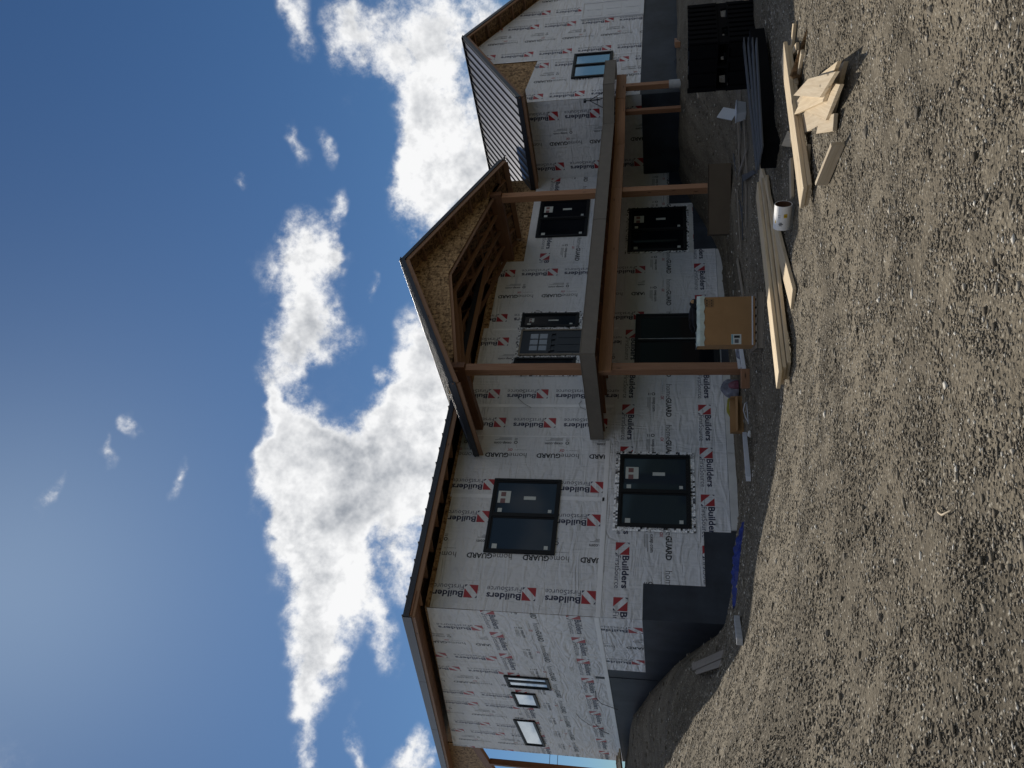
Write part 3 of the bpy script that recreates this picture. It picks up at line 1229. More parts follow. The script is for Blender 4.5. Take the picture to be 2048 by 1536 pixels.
# porch -----------------------------------------------------------
PX0, PX1, PY = 3.495, 8.207, -1.766
PC = 5.92
pw = .148
for x in (PX0, PX1):
    zb = float(Gu(x, PY)) - .02
    beam('porch_post', (x + pw / 2, PY + pw / 2, zb), (x + pw / 2, PY + pw / 2, 3.42), pw, pw, 'fir', up=(0, 1, 0))
    for k in range(3):
        xx = x + .012 + .046 * k + (.004 if k else 0)
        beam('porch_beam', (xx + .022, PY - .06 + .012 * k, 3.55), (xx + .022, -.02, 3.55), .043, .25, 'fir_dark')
PYF = -2.16          # rake plane
EZ, RZ = 3.49, 4.978
EX = 3.02
psl = (RZ - EZ) / EX


def zp(x):
    return RZ - psl * abs(x - PC)


porch_roof = None
for sgn in (-1, 1):
    xe = PC + sgn * EX
    q = HM()
    q.prism([(PC, PYF, RZ), (xe, PYF, EZ), (xe, PYF, EZ - .03), (PC, PYF, RZ - .03)], (0, 6.6, 0))
    o = q.build('porch_roof', 'black_metal', house)
    q = HM()
    q.prism([(PC, PYF + .02, RZ - .031), (xe - sgn * .02, PYF + .02, EZ - .021), (xe - sgn * .02, PYF + .02, EZ - .045), (PC, PYF + .02, RZ - .055)], (0, 6.3, 0))
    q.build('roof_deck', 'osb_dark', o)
    for i in range(21):
        y = PYF + .02 + i * .31
        beam('roof_rib', (PC + sgn * .03, y, RZ + .002), (xe + sgn * .012, y, EZ + .008), .022, .04, 'rib_metal', o, up=(0, 0, 1))
    # front rake: dark drip edge above, timber below
    q = HM()
    q.prism([(PC, PYF - .018, RZ + .02), (xe + sgn * .01, PYF - .018, EZ + .015), (xe + sgn * .01, PYF - .018, EZ - .07), (PC, PYF - .018, RZ - .065)], (0, .016, 0))
    q.build('rake_fascia', 'black_metal', o)
    beam('rake_board', (PC + sgn * .006, PYF + .018, RZ - .095), (xe, PYF + .018, EZ - .095), .030, .11, 'truss_wood', o)
    # eave fascia running back to the wall
    q = HM()
    q.box((min(xe, xe + sgn * .014), PYF - .018, EZ - .095), (max(xe, xe + sgn * .014), -.05, EZ + .004))
    q.build('eave_fascia', 'black_metal', o)
    beam('sub_fascia', (xe - sgn * .018, PYF + .036, EZ - .115), (xe - sgn * .018, -.06, EZ - .115), .030, .11, 'truss_wood', o)
    # lookouts under the rake overhang
    for i in range(6):
        x = PC + sgn * (.40 + i * .47)
        beam('lookout', (x, PYF + .034, zp(x) - .105), (x, PY - .012, zp(x) - .105), .03, .08, 'truss_wood', o, up=(sgn * psl, 0, 1))
    q = HM()
    q.prism([(PC, PYF + .03, RZ - .057), (xe, PYF + .03, EZ - .047), (xe, PYF + .03, EZ - .060), (PC, PYF + .03, RZ - .070)], (0, .36, 0))
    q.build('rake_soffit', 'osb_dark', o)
    if sgn == -1:
        beam('ridge_cap', (PC, PYF - .03, RZ + .022), (PC, 4.4, RZ + .022), .10, .02, 'rib_metal', o)
# sheathed front truss: OSB above the vaulted bottom chord
VB, VT = 3.60, 4.145
panels = [(2.98, 3.9), (3.9, 4.85), (4.85, 5.92), (5.92, 7.0), (7.0, 7.95), (7.95, 8.86)]


def zv(x):
    return VT - (VT - VB) * min(1, abs(x - PC) / 2.42)


for x0, x1 in panels:
    q = HM()
    x1 -= .006
    pts = [(x0, PY - .012, zv(x0)), (x1, PY - .012, zv(x1)), (x1, PY - .012, zp(x1) - .062), (x0, PY - .012, zp(x0) - .062)]
    q.prism(pts, (0, .012, 0))
    q.build('gable_sheathing', 'osb')
# scissor trusses
for it, y in enumerate((-1.735, -1.30, -.86, -.42, -.04)):
    tr = empty('scissor_truss', (0, 0, 0))
    tr.parent = house
    for sgn in (-1, 1):
        xe = PC + sgn * 2.92
        beam('top_chord', (PC, y, RZ - .105), (xe, y, RZ - .105 - psl * 2.92), .030, .075, 'truss_wood', tr)
        beam('bottom_chord', (PC, y + .002, VT - .02), (PC + sgn * 2.42, y + .002, VB - .02), .030, .075, 'truss_wood', tr)
        for fx, gx in ((.9, .55), (.9, 1.45), (1.75, 1.45)):
            xa, xb = PC + sgn * fx, PC + sgn * gx
            beam('web', (xa, y + .001, zv(xa) + .01), (xb, y + .001, zp(xb) - .13), .026, .06, 'truss_wood', tr)
    beam('king_post', (PC, y + .001, VT), (PC, y + .001, RZ - .15), .026, .07, 'truss_wood', tr, up=(1, 0, 0))
for sgn in (-1, 1):
    for k, d in enumerate((.7, 1.5, 2.1)):
        x = PC + sgn * d
        beam('purlin_block', (x, -1.7, zv(x) + .06), (x, -.06, zv(x) + .06), .026, .05, 'truss_wood')

# wing roof ---------------------------------------------------------
WC, WR = 13.75, 5.035
WE = 2.95
wsl = .586
WY = -2.50
for sgn in (-1, 1):
    xe, ze = WC + sgn * WE, WR - wsl * WE
    q = HM()
    q.prism([(WC, WY, WR), (xe, WY, ze), (xe, WY, ze - .03), (WC, WY, WR - .03)], (0, 8.6, 0))
    o = q.build('wing_roof', 'roof_metal')
    q = HM()
    q.prism([(WC, WY + .02, WR - .031), (xe - sgn * .02, WY + .02, ze - .019), (xe - sgn * .02, WY + .02, ze - .043), (WC, WY + .02, WR - .055)], (0, 8.4, 0))
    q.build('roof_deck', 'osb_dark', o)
    for i in range(38):
        y = WY + .03 + i * .225
        beam('roof_rib', (WC + sgn * .04, y, WR - .006), (xe + sgn * .01, y, ze + .006), .016, .030, 'rib_metal', o)
    q = HM()
    q.prism([(WC, WY - .018, WR + .02), (xe, WY - .018, ze + .02), (xe, WY - .018, ze - .085), (WC, WY - .018, WR - .085)], (0, .016, 0))
    q.build('rake_fascia', 'black_metal', o)
    beam('rake_board', (WC, WY + .018, WR - .10), (xe, WY + .018, ze - .10), .03, .10, 'truss_wood', o)
    q = HM()
    q.box((min(xe, xe + sgn * .015), WY - .018, ze - .10), (max(xe, xe + sgn * .015), 5.5, ze + .005))
    q.build('eave_fascia', 'black_metal', o)
    beam('sub_fascia', (xe - sgn * .018, WY + .036, ze - .12), (xe - sgn * .018, 5.5, ze - .12), .03, .11, 'truss_wood', o)
    for i in range(7):
        x = WC + sgn * (.22 + i * .45)
        beam('lookout', (x, WY + .034, WR - wsl * abs(x - WC) - .10), (x, -2.12, WR - wsl * abs(x - WC) - .10), .03, .08, 'truss_wood', o, up=(sgn * wsl, 0, 1))
    q = HM()
    q.prism([(WC, WY + .03, WR - .057), (xe, WY + .03, ze - .045), (xe, WY + .03, ze - .058), (WC, WY + .03, WR - .070)], (0, .36, 0))
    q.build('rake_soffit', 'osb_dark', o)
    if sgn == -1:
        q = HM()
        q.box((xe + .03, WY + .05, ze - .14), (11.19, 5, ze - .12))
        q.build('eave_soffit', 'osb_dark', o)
        beam('ridge_cap', (WC, WY - .02, WR + .012), (WC, 6, WR + .012), .14, .022, 'rib_metal', o)

# deck ---------------------------------------------------------------
DT, DB = 1.385, 1.150
dk = [(3.32, -.03), (3.34, -2.33), (6.8, -2.22), (10.12, -2.11), (10.83, -2.62), (11.86, -2.60), (11.86, -2.13)]
for (xa, ya), (xb, yb) in zip(dk[:-1], dk[1:]):
    L_ = math.hypot(xb - xa, yb - ya)
    ex, ey = (xb - xa) / L_ * .004, (yb - ya) / L_ * .004
    beam('deck_fascia', (xa + ex, ya + ey, (DT + DB) / 2), (xb - ex, yb - ey, (DT + DB) / 2), .022, DT - DB, 'deck_fascia')
    nx, ny = (yb - ya) / L_, -(xb - xa) / L_
    beam('deck_edge_trim', (xa - nx * .02 + ex, ya - ny * .02 + ey, DT + .006), (xb - nx * .02 - ex, yb - ny * .02 - ey, DT + .006), .075, .012, 'deck_fascia')
q = HM()
q.prism([(3.345, -.02, DT - .03), (3.36, -2.31, DT - .03), (10.11, -2.09, DT - .03), (10.83, -2.60, DT - .03), (11.18, -2.59, DT - .03), (11.18, -.02, DT - .03)], (0, 0, .028))
q.build('decking', 'grey_lumber')
for i in range(17):
    x = 3.50 + i * .42
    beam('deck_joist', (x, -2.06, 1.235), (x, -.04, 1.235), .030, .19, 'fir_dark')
beam('deck_beam', (3.425, PY - .021, 1.035), (8.30, PY - .021, 1.035), .040, .215, 'fir')
beam('deck_beam', (8.304, PY - .021, 1.035), (9.80, PY - .021, 1.035), .040, .215, 'fir')
beam('deck_beam', (9.80, PY - .024, 1.036), (10.80, -2.27, 1.036), .040, .215, 'fir')
beam('deck_beam', (10.80, -2.275, 1.035), (11.62, -2.36, 1.035), .040, .215, 'fir')
beam('deck_post', (11.20, -2.30, -.02), (11.20, -2.30, .93), .12, .12, 'fir', up=(0, 1, 0))
beam('deck_post', (10.62, -2.05, -.25), (10.62, -2.05, .93), .10, .10, 'fir_dark', up=(0, 1, 0))
q = HM()
g0 = float(Gu(11.20, -2.30))
q.tube([(11.20, -2.30, g0 - .1), (11.20, -2.30, .0)], .095, 20)
q.build('concrete_pier', 'concrete_tube', house)

# ---------------------------------------------------------------- things on the site
def depth_of(p):
    return (p - CAMP).dot(FW)


def px_m(n, p):
    """size in metres of n photo pixels at point p"""
    return n / FPX * depth_of(p)


def plank_px(name, pa, pb, h, w, t, mat, label, group=None, cat='plank', h2=None, up=(0, 0, 1)):
    """plank whose top runs between two photo pixels, h metres above the ground"""
    a = gp(*pa, h)
    b = gp(*pb, h if h2 is None else h2)
    off = Vector((0, 0, t / 2))
    o = beam_m(name, a - off, b - off, w, t, mat, None, up)
    tag(o, label, cat, group)
    return o


def slab_px(name, corners, h, t, mat, label, cat='offcut', group=None):
    """flat board given by four photo pixels of its top face"""
    pts = [gp(x, y, h) for x, y in corners]
    z = sum(p.z for p in pts) / 4
    c = sum(pts, Vector()) / 4
    base = Vector((c.x, c.y, z - t))
    d = (pts[3] - pts[0])
    ang = math.atan2(d.y, d.x)
    rm = Matrix.Rotation(-ang, 3, 'Z')
    q = Mesh()
    q.prism([rm @ (Vector((p.x, p.y, z)) - base) for p in pts], (0, 0, -t))
    o = q.build(name, mat, None, bevel=.003)
    o.location = base
    o.rotation_euler = (0, 0, ang)
    tag(o, label, cat, group)
    return o


def at_ground(x, y, dz=0.):
    return Vector((x, y, float(G(x, y)) + dz))


# long planks beside the appliance carton
GA = 'long planks stacked in front of the carton'
A = [((1555, 760), (1513, 380), .150, 'topmost wide pale plank of the long stack by the carton'),
     ((1563, 752), (1521, 372), .103, 'second plank down in the long stack by the carton'),
     ((1572, 742), (1530, 366), .056, 'lowest plank of the long stack, lying on the dirt by the carton')]
for (na, fa, h, lab) in A:
    plank_px('wide_plank', na, fa, h, .286, .044, 'pale_lumber', lab, GA)
plank_px('wide_plank', (1583, 598), (1519, 345), .050, .286, .044, 'pale_lumber', 'single pale plank the white tube rests on', GA)
# second pile: two long beams over a heap of offcuts
GB = 'pale planks across the offcut heap'
plank_px('wide_plank', (1603, 396), (1565, 104), .125, .286, .044, 'pale_lumber', 'upper of two long planks lying across the heap of offcuts', GB)
plank_px('wide_plank', (1612, 391), (1573, 112), .078, .286, .044, 'pale_lumber', 'lower of two long planks lying across the heap of offcuts', GB)
plank_px('narrow_plank', (1581, 396), (1579, 318), .040, .14, .038, 'pale_lumber', 'short narrow plank poking out beside the two long heap planks', GB)
plank_px('narrow_plank', (1586, 47), (1578, 128), .045, .10, .040, 'pale_lumber', 'slim pale plank at the far end of the offcut heap', GB)
GO = 'cut-off boards in the heap'
C1 = [(1585, 191), (1606, 158), (1681, 142), (1641, 195)]
labs = ['topmost wide offcut board of the stepped stack in the heap', 'second offcut board of the stepped stack in the heap',
        'third offcut board of the stepped stack in the heap', 'fourth offcut board of the stepped stack in the heap', 'lowest offcut board of the stepped stack in the heap']
for i, (dx, dy, h, ex) in enumerate(((0, 0, .180, 0), (2, 18, .139, 5), (5, 37, .098, 11), (8, 58, .057, 19))):
    # each lower board reaches further out, so the edges step down like a stair
    near = [(C1[0][0] + dx, C1[0][1] + dy), (C1[3][0] + dx + ex * .3, C1[3][1] + dy)]
    fars = [(C1[1][0] + ex * .8, C1[1][1] + 2 * i), (C1[2][0] + ex * .9, C1[2][1] + 3 * i)]
    slab_px('offcut_board', [near[0], fars[0], fars[1], near[1]], h, .040, 'pale_lumber', labs[i], group=GO).rotation_euler.z += R((0, 5, -4, 6)[i])
slab_px('offcut_board', [(1627, 268), (1634, 238), (1676, 226), (1668, 262)], .040, .038, 'pale_lumber', 'low offcut board beside the stepped stack in the heap', group=GO)
slab_px('offcut_board', [(1557, 292), (1576, 262), (1588, 270), (1580, 294)], .060, .038, 'pale_lumber', 'wedge shaped offcut sticking out behind the two long heap planks', group=GO)
plank_px('offcut_board', (1630, 368), (1662, 288), .125, .041, .12, 'pale_lumber', 'offcut board standing on its edge at the end of the heap', GO, 'offcut')
plank_px('offcut_board', (1609, 352), (1612, 292), .060, .16, .041, 'pale_lumber', 'flat offcut lying against the board on its edge', GO, 'offcut')
for i, (pa, pb, w_, lab) in enumerate((((1592, 92), (1577, 116), .09, 'short block laid crosswise on scrap sticks by the heap'),
                                       ((1596, 100), (1590, 148), .05, 'thin scrap stick with a light end beside the heap'),
                                       ((1602, 103), (1592, 155), .055, 'scrap stick closest to the leaning panel'),
                                       ((1589, 128), (1587, 160), .04, 'small scrap stick between heap plank and block'),
                                       ((1583, 140), (1590, 168), .05, 'scrap stick lying across the end of the others'))):
    plank_px('scrap_stick', pa, pb, .05 + .012 * i, w_, .04, 'pale_lumber', lab, 'scrap sticks by the heap', 'scrap wood')
# thin panel tipped up on the dirt, it throws the shadow beside the heap
p1, p2 = gp(1617, 58), gp(1608, 150)
q = Mesh()
e = Vector((.06, .15, 0))
P0 = p1.copy()
loc = [Vector((0, 0, .01)), p2 - p1 + Vector((0, 0, .15)), p2 - p1 + e + Vector((0, 0, .02)), e + Vector((0, 0, 0))]
q.prism(loc, (.004, .004, .014))
o = q.build('scrap_plywood', 'osb_dark', None)
o.location = P0
tag(o, 'thin scrap panel tipped up on the dirt beside the heap', 'panel')

# cardboard form tube lying on its side
c0, c1 = gp(1567, 408, .155), gp(1559.5, 455, .155)
c1.z = c0.z
ax = (c1 - c0)
TL = ax.length
ax.normalize()
tb = empty('form_tube', ((c0 + c1) / 2) - Vector((0, 0, .105)), 'white cardboard form tube lying on a pale plank', 'tube')
org = tb.location.copy()
sd = Vector((0, 0, 1)).cross(ax).normalized()
upv = Vector((0, 0, 1))


def tubeshell(r0, r1, nseg=28):
    q = Mesh()
    rings = []
    for (pt, r) in ((c0, r0), (c1, r0), (c1, r1), (c0, r1)):
        rings.append([tuple(pt - org + (sd * math.cos(a) + upv * math.sin(a)) * r) for a in np.linspace(0, 2 * math.pi, nseg, endpoint=False)])
    base = 0
    for rr in rings:
        q.v += rr
    for k in range(4):
        for j in range(nseg):
            a, b = k * nseg + j, k * nseg + (j + 1) % nseg
            c, d_ = ((k + 1) % 4) * nseg + (j + 1) % nseg, ((k + 1) % 4) * nseg + j
            q.f.append((a, b, c, d_))
            q.mi.append(0)
    return q


tubeshell(.105, .099).build('shell', 'tube_white', tb, smooth=False)
tubeshell(.0985, .097).build('lining', 'tube_inside', tb, smooth=False)
q = Mesh()
dc = c1 - ax * .10 - org
q.prism([tuple(dc + (sd * math.cos(a) + upv * math.sin(a)) * .096) for a in np.linspace(0, 2 * math.pi, 24, endpoint=False)], tuple(ax * .01))
q.build('plug', 'tube_inside', tb)


def tube_mark(f0, f1, a0, a1, mat, name='mark'):
    q = Mesh()
    n = 4
    for i in range(n):
        b0, b1 = a0 + (a1 - a0) * i / n, a0 + (a1 - a0) * (i + 1) / n
        pts = []
        for f, b in ((f0, b0), (f1, b0), (f1, b1), (f0, b1)):
            pts.append(c0 + ax * TL * f - org + (sd * math.cos(b) + upv * math.sin(b)) * .1062)
        q.poly(pts)
    return q.build(name, mat, tb)


vdir = (CAMP - (c0 + c1) / 2)
base_a = math.atan2(vdir.normalized().dot(upv), vdir.normalized().dot(sd))
sg = 1 if abs(base_a) < math.pi / 2 else -1
for f0, f1, d0, d1, mt in ((.30, .46, -.55, -.15, 'yellow_mark'), (.375, .395, -.5, -.2, 'print_black'), (.66, .69, .0, .3, 'print_black'),
                           (.71, .745, -.12, .38, 'print_black'), (.77, .80, .0, .32, 'print_black'), (.36, .375, .2, .5, 'print_grey'), (.44, .455, .2, .45, 'print_grey'),
                           (.60, .72, .75, .9, 'yellow_mark')):
    tube_mark(f0, f1, base_a + sg * d0, base_a + sg * d1, mt)

# appliance carton on its pallet ---------------------------------------
pg = gp(1527, 640)
k = px_m(1, pg)
yawc = math.atan2(RT.y, RT.x) + R(3)
plt = empty('pallet', at_ground(pg.x, pg.y), 'low wooden pallet under the tall brown carton', 'pallet', rotz=yawc)
pwid, pdep = 112 * k, .80
for j in range(3):
    q = Mesh()
    q.box((-pwid / 2, pdep * j / 2 - .02, .018), (pwid / 2, pdep * j / 2 + .02, .10))
    q.build('stringer', 'grey_lumber', plt)
for j in range(7):
    q = Mesh()
    x = -pwid / 2 + (pwid - .09) * j / 6
    q.box((x, -.05, .1015), (x + .09, pdep + .05, .118))
    q.build('deck_board', 'grey_lumber', plt)
for j in range(3):
    q = Mesh()
    q.box((-pwid / 2, pdep * j / 2 - .045, -.01), (pwid / 2, pdep * j / 2 + .045, .0165))
    q.build('bottom_board', 'grey_lumber', plt)
ct = empty('carton', at_ground(pg.x, pg.y, .12), 'tall brown appliance carton standing on a pallet under the deck', 'carton', rotz=yawc)
bw, bh, bd = 98 * k, 112 * k, .70
q = Mesh()
q.box((-bw / 2, .03, 0), (bw / 2, .03 + bd, bh))
q.build('box', 'cardboard', ct, bevel=.006)


def cface(name, mat, x0, x1, z0, z1, d=.002):
    q = Mesh()
    q.box((x0, .03 - d, z0), (x1, .0295, z1))
    return q.build(name, mat, ct)


cface('shipping_label', 'sticker', -bw * .5 + .01, -bw * .5 + .17, bh * .245, bh * .42)
cface('label_print', 'teal_print', -bw * .5 + .015, -bw * .5 + .165, bh * .39, bh * .415, .003)
cface('label_print', 'print_black', -bw * .5 + .11, -bw * .5 + .15, bh * .27, bh * .37, .003)
cface('label_print', 'print_grey', -bw * .5 + .03, -bw * .5 + .09, bh * .29, bh * .36, .003)
for i in range(2):
    for j in range(3):
        q = Mesh()
        x0, z0 = bw * .5 - .14 + j * .042 - .02, bh * .80 + i * .075 - .07
        for (a0, a1, b0, b1) in ((0, .04, 0, .003), (0, .04, .067, .07), (0, .003, .003, .067), (.037, .04, .003, .067), (.012, .028, .02, .05)):
            q.box((x0 + a0, .028, z0 + b0), (x0 + a1, .0296, z0 + b1))
        q.build('printed_symbol', 'print_black', ct)
cface('printed_symbol', 'print_black', bw * .5 - .035, bw * .5 - .022, bh * .86, bh * .96)
cface('strap', 'pvc', -bw / 2 - .004, bw / 2 + .004, .035, .055, .006)
q = Mesh()
nn_ = 14
rowt = []
for i in range(nn_):
    x = -bw / 2 - .015 + (bw + .03) * i / (nn_ - 1)
    wv_ = .012 * math.sin(i * 1.9)
    rowt.append([(x, .022 + wv_ * .5, bh - .10 + .012 * math.sin(i * 2.3)), (x, .012 + wv_, bh - .03), (x, .03, bh + .012 + abs(wv_)), (x, .28, bh + .02 + wv_), (x, bd, bh + .012)])
for i in range(nn_ - 1):
    for j in range(4):
        q.poly([rowt[i][j], rowt[i + 1][j], rowt[i + 1][j + 1], rowt[i][j + 1]])
q.build('plastic_cover', 'sheet_plastic', ct, smooth=True)


def lump(name, mat, loc, sx_, sy_, sz_, seed, label, cat, parent=None, group=None, sub=3, amp=.35, flat=.25):
    bm = bmesh.new()
    bmesh.ops.create_icosphere(bm, subdivisions=sub, radius=1)
    rr = random.Random(seed)
    ph = [(rr.uniform(1, 3.6), rr.uniform(1, 3.6), rr.uniform(1, 3.6), rr.uniform(0, 6)) for _ in range(6)]
    for v in bm.verts:
        d_ = sum(math.sin(a * v.co.x * 2 + b * v.co.y * 2 + c * v.co.z * 2 + e_) for a, b, c, e_ in ph) / 6
        v.co *= 1 + amp * d_
        v.co = Vector((v.co.x * sx_, v.co.y * sy_, max(v.co.z, -flat) * sz_ + flat * sz_))
    me = D.meshes.new(name)
    bm.to_mesh(me)
    bm.free()
    o = new_obj(name, me, mat, parent)
    o.location = loc
    if label:
        tag(o, label, cat, group)
    return o


top = Vector(ct.location) + Vector((0, 0, bh + .02))
rv = Vector((math.cos(yawc), math.sin(yawc), 0))
bv = Vector((-math.sin(yawc), math.cos(yawc), 0))
lump('jacket', 'dark_fabric', top + rv * (bw * .12) + bv * .25, .26, .16, .10, 4, 'dark crumpled jacket lying on the carton', 'jacket')
hat = empty('fuzzy_hat', top + rv * (bw * .40) + bv * .16, 'small dark hat with a tan fuzzy patch on the carton', 'hat')
lump('crown', 'dark_fabric', (0, 0, 0), .075, .07, .085, 9, None, None, hat)
lump('patch', 'fur_tan', (-.01, -.055, .045), .035, .022, .035, 12, None, None, hat, amp=.6)

# long dark carton under the deck
pg = gp(1462, 395)
k = px_m(1, pg)
lc = empty('long_carton', at_ground(pg.x, pg.y), 'long low dark carton lying by the inner porch post', 'carton', rotz=math.atan2(RT.y, RT.x) + R(-6))
q = Mesh()
q.box((-72 * k, 0, 0), (68 * k, .40, 44 * k))
q.build('box', 'cardboard_dark', lc, bevel=.006)
q = Mesh()
q.hexa([(-72 * k, .0, 44 * k + .004), (68 * k, .0, 44 * k + .004), (68 * k, .20, 44 * k + .004), (-72 * k, .20, 44 * k + .004),
        (-70 * k, -.02, 44 * k + .010), (68 * k, -.02, 44 * k + .010), (68 * k, .20, 44 * k + .010), (-70 * k, .20, 44 * k + .010)])
q.build('flap', 'cardboard_dark', lc)

# white tub with its lid
pg = gp(1492, 222)
k = px_m(1, pg)
tubw = empty('storage_tub', at_ground(pg.x, pg.y), 'white plastic tub with its lid open on the dark dirt', 'tub', rotz=R(-20))
q = Mesh()
w_, h_ = 15 * k, 18 * k
q.hexa([(-w_ * .85, -w_ * .8, .0), (w_ * .85, -w_ * .8, 0), (w_ * .85, w_ * .8, 0), (-w_ * .85, w_ * .8, 0), (-w_, -w_, h_), (w_, -w_, h_), (w_, w_, h_), (-w_, w_, h_)])
q.build('body', 'white_tub', tubw, bevel=.01)
q = Mesh()
q.hexa([(-w_ * 1.05, -w_ * 1.05, h_), (w_ * 1.05, -w_ * 1.05, h_), (w_ * 1.05, w_ * 1.05, h_), (-w_ * 1.05, w_ * 1.05, h_),
        (-w_ * 1.05, -w_ * 1.05, h_ + .02), (w_ * 1.05, -w_ * 1.05, h_ + .02), (w_ * 1.05, w_ * 1.05, h_ + .02), (-w_ * 1.05, w_ * 1.05, h_ + .02)])
q.build('rim', 'white_tub', tubw)
q = Mesh()
q.bar((w_ * .2, w_ * 1.0, h_ + .02), (w_ * 1.3, w_ * 1.6, h_ + .30), w_ * 1.8, .02, up=(0, 1, 0))
q.build('lid', 'white_tub', tubw)

# stack of grey siding boards on a dark wrapped bundle
ends = [((1513.0, 338), (1486, 84)), ((1517, 330), (1495, 84)), ((1519.5, 318), (1503, 84)), ((1523, 300), (1511, 84))]
GS = 'grey siding boards on the dark bundle'
sl_lab = ['siding board on the house side of the dark bundle', 'second siding board from the house side of the bundle',
          'third siding board from the house side of the bundle', 'siding board on the yard side of the dark bundle']
hs = .27
for (na, fa), lab in zip(ends, sl_lab):
    plank_px('siding_board', na, fa, hs, .165, .02, 'siding', lab, GS, 'board')
na, fa = gp(1516, 312, hs), gp(1499, 84, hs)
md = (na + fa) / 2
gz = float(G(md.x, md.y))
o = beam_m('wrapped_bundle', Vector((na.x, na.y, gz + (hs - .02) / 2)), Vector((fa.x, fa.y, gz + (hs - .02) / 2)), .44, hs - .045, 'black_plastic', None)
tag(o, 'long black wrapped bundle carrying the grey siding boards', 'bundle')

# black slatted crates with a pallet between them
pg = gp(1517, 76)
k = px_m(1, pg)
cr = empty('crate_stack', at_ground(pg.x, pg.y), 'black slatted crates stacked with a notched pallet between them', 'crate', rotz=R(-4))
cw, cdp = 1.25, 1.0
hh = 137 * k
for lo, hi in ((0.0, .40), (.58, 1.0)):
    q = Mesh()
    q.box((.03, .03, hh * lo), (cw - .03, cdp - .03, hh * hi - .02))
    q.build('load', 'black_plastic', cr)
    for i in range(9):
        x = .005 + i * (cw - .10) / 8
        q = Mesh()
        q.box((x, .0, hh * lo), (x + .085, .028, hh * hi))
        q.build('slat', 'black_plastic', cr)
    for i in range(4):
        y = .05 + i * (cdp - .15) / 3
        q = Mesh()
        q.box((.0, y, hh * lo), (.028, y + .09, hh * hi))
        q.build('slat', 'black_plastic', cr)
for j in range(3):
    q = Mesh()
    y = .02 + j * .46
    z0, z1 = hh * .40 + .02, hh * .58 - .02
    prof = [(0, z1), (cw, z1), (cw, z0), (cw * .86, z0), (cw * .84, z0 + (z1 - z0) * .6), (cw * .64, z0 + (z1 - z0) * .6), (cw * .62, z0), (cw * .38, z0), (cw * .36, z0 + (z1 - z0) * .6), (cw * .16, z0 + (z1 - z0) * .6), (cw * .14, z0), (0, z0)]
    q.prism([(x, y, z) for x, z in prof], (0, .04, 0))
    q.build('stringer', 'black_plastic', cr)
for j in range(2):
    q = Mesh()
    q.box((0, 0, hh * (.40 + .165 * j)), (cw, cdp, hh * (.40 + .165 * j) + .018))
    q.build('deck_board', 'black_plastic', cr)

# lumber, boards and litter by the wing
plank_px('heavy_timber', (1350, 90), (1338, 18), .16, .15, .15, 'fir', 'thick square fir timber lying on the bank by the wing', cat='timber')
plank_px('wide_plank', (1309, 74), (1305, -6), .10, .18, .05, 'grey_lumber', 'plank lying along the foot of the wing wall', cat='plank')
plank_px('scrap_stick', (1396, 198), (1374, 122), .03, .09, .035, 'grey_lumber', 'lone stick on the bank below the deck posts', cat='scrap wood')
slab_px('scrap_plywood', [(1338, 145), (1346, 112), (1352, 118), (1346, 150)], .05, .015, 'grey_lumber', 'bent scrap panel on the bank below the wing window', 'panel')
plank_px('scrap_stick', (1331, 133), (1345, 112), .06, .06, .03, 'grey_lumber', 'stick leaning on the bent scrap panel', cat='scrap wood')
pg = gp(1341, 86)
o = lump('trash_bag', 'black_plastic', at_ground(pg.x, pg.y, -.02), .13, .13, .16, 21, 'black bag slumped beside the thick fir timber', 'bag')
pg = gp(1308, 62)
sg_ = empty('yard_sign', at_ground(pg.x, pg.y), 'folded wire frame sign with red print leaning on the wing wall', 'sign', rotz=R(-20))
q = Mesh()
for a, b in (((-.28, 0, 0), (-.36, .10, .52)), ((.28, 0, 0), (.20, .10, .52)), ((-.36, .10, .52), (.20, .10, .52)), ((-.32, .05, .26), (.24, .05, .26))):
    q.tube([a, b], .009, 6)
q.build('frame', 'black_metal', sg_)
q = Mesh()
q.bar((-.28, .052, .39), (.19, .052, .39), .006, .19, up=(0, .2, 1))
q.build('panel', 'white_paint', sg_)
q = Mesh()
q.bar((-.25, .046, .35), (.16, .046, .35), .004, .045, up=(0, .2, 1))
q.build('print', 'print_red', sg_)
pg = gp(1303, 12)
o = Mesh()
o.tube([(0, 0, .05), (1.1, -.05, .05)], .035, 12)
o = o.build('white_pipe', 'pvc', None, smooth=True)
o.location = at_ground(pg.x, pg.y)
tag(o, 'short white pipe lying along the wing wall', 'pipe')

# dark trim sticks scattered under the deck
rs = random.Random(5)
stick_lab = ['behind the white tub', 'beside the long carton', 'closest to the siding boards', 'pointing at the long carton', 'under the tub', 'crossing the others',
             'between tub and carton', 'with a pale end', 'nearest the inner post']
for i, (pa, pb) in enumerate((((1470, 150), (1482, 260)), ((1475, 245), (1478, 340)), ((1487, 240), (1492, 350)), ((1466, 310), (1484, 440)), ((1480, 180), (1478, 300)),
                              ((1492, 300), (1476, 350)), ((1484, 350), (1484, 480)), ((1491, 370), (1490, 455)), ((1473, 380), (1480, 500)))):
    plank_px('trim_stick', pb, pa, .03 + .012 * (i % 3), .05 + .03 * (i % 2), .02, 'grey_lumber' if i % 3 else 'siding', 'thin dark trim stick on the dirt, the one ' + stick_lab[i], 'trim sticks under the deck', 'stick')
slab_px('scrap_plywood', [(1488, 363), (1486, 350), (1504, 340), (1509, 347)], .04, .014, 'siding', 'small dark panel scrap on the end of the trim sticks', 'panel')
plank_px('wide_plank', (1484, 590), (1473, 520), .04, .10, .035, 'grey_lumber', 'grey plank end lying behind the tall carton', cat='plank')

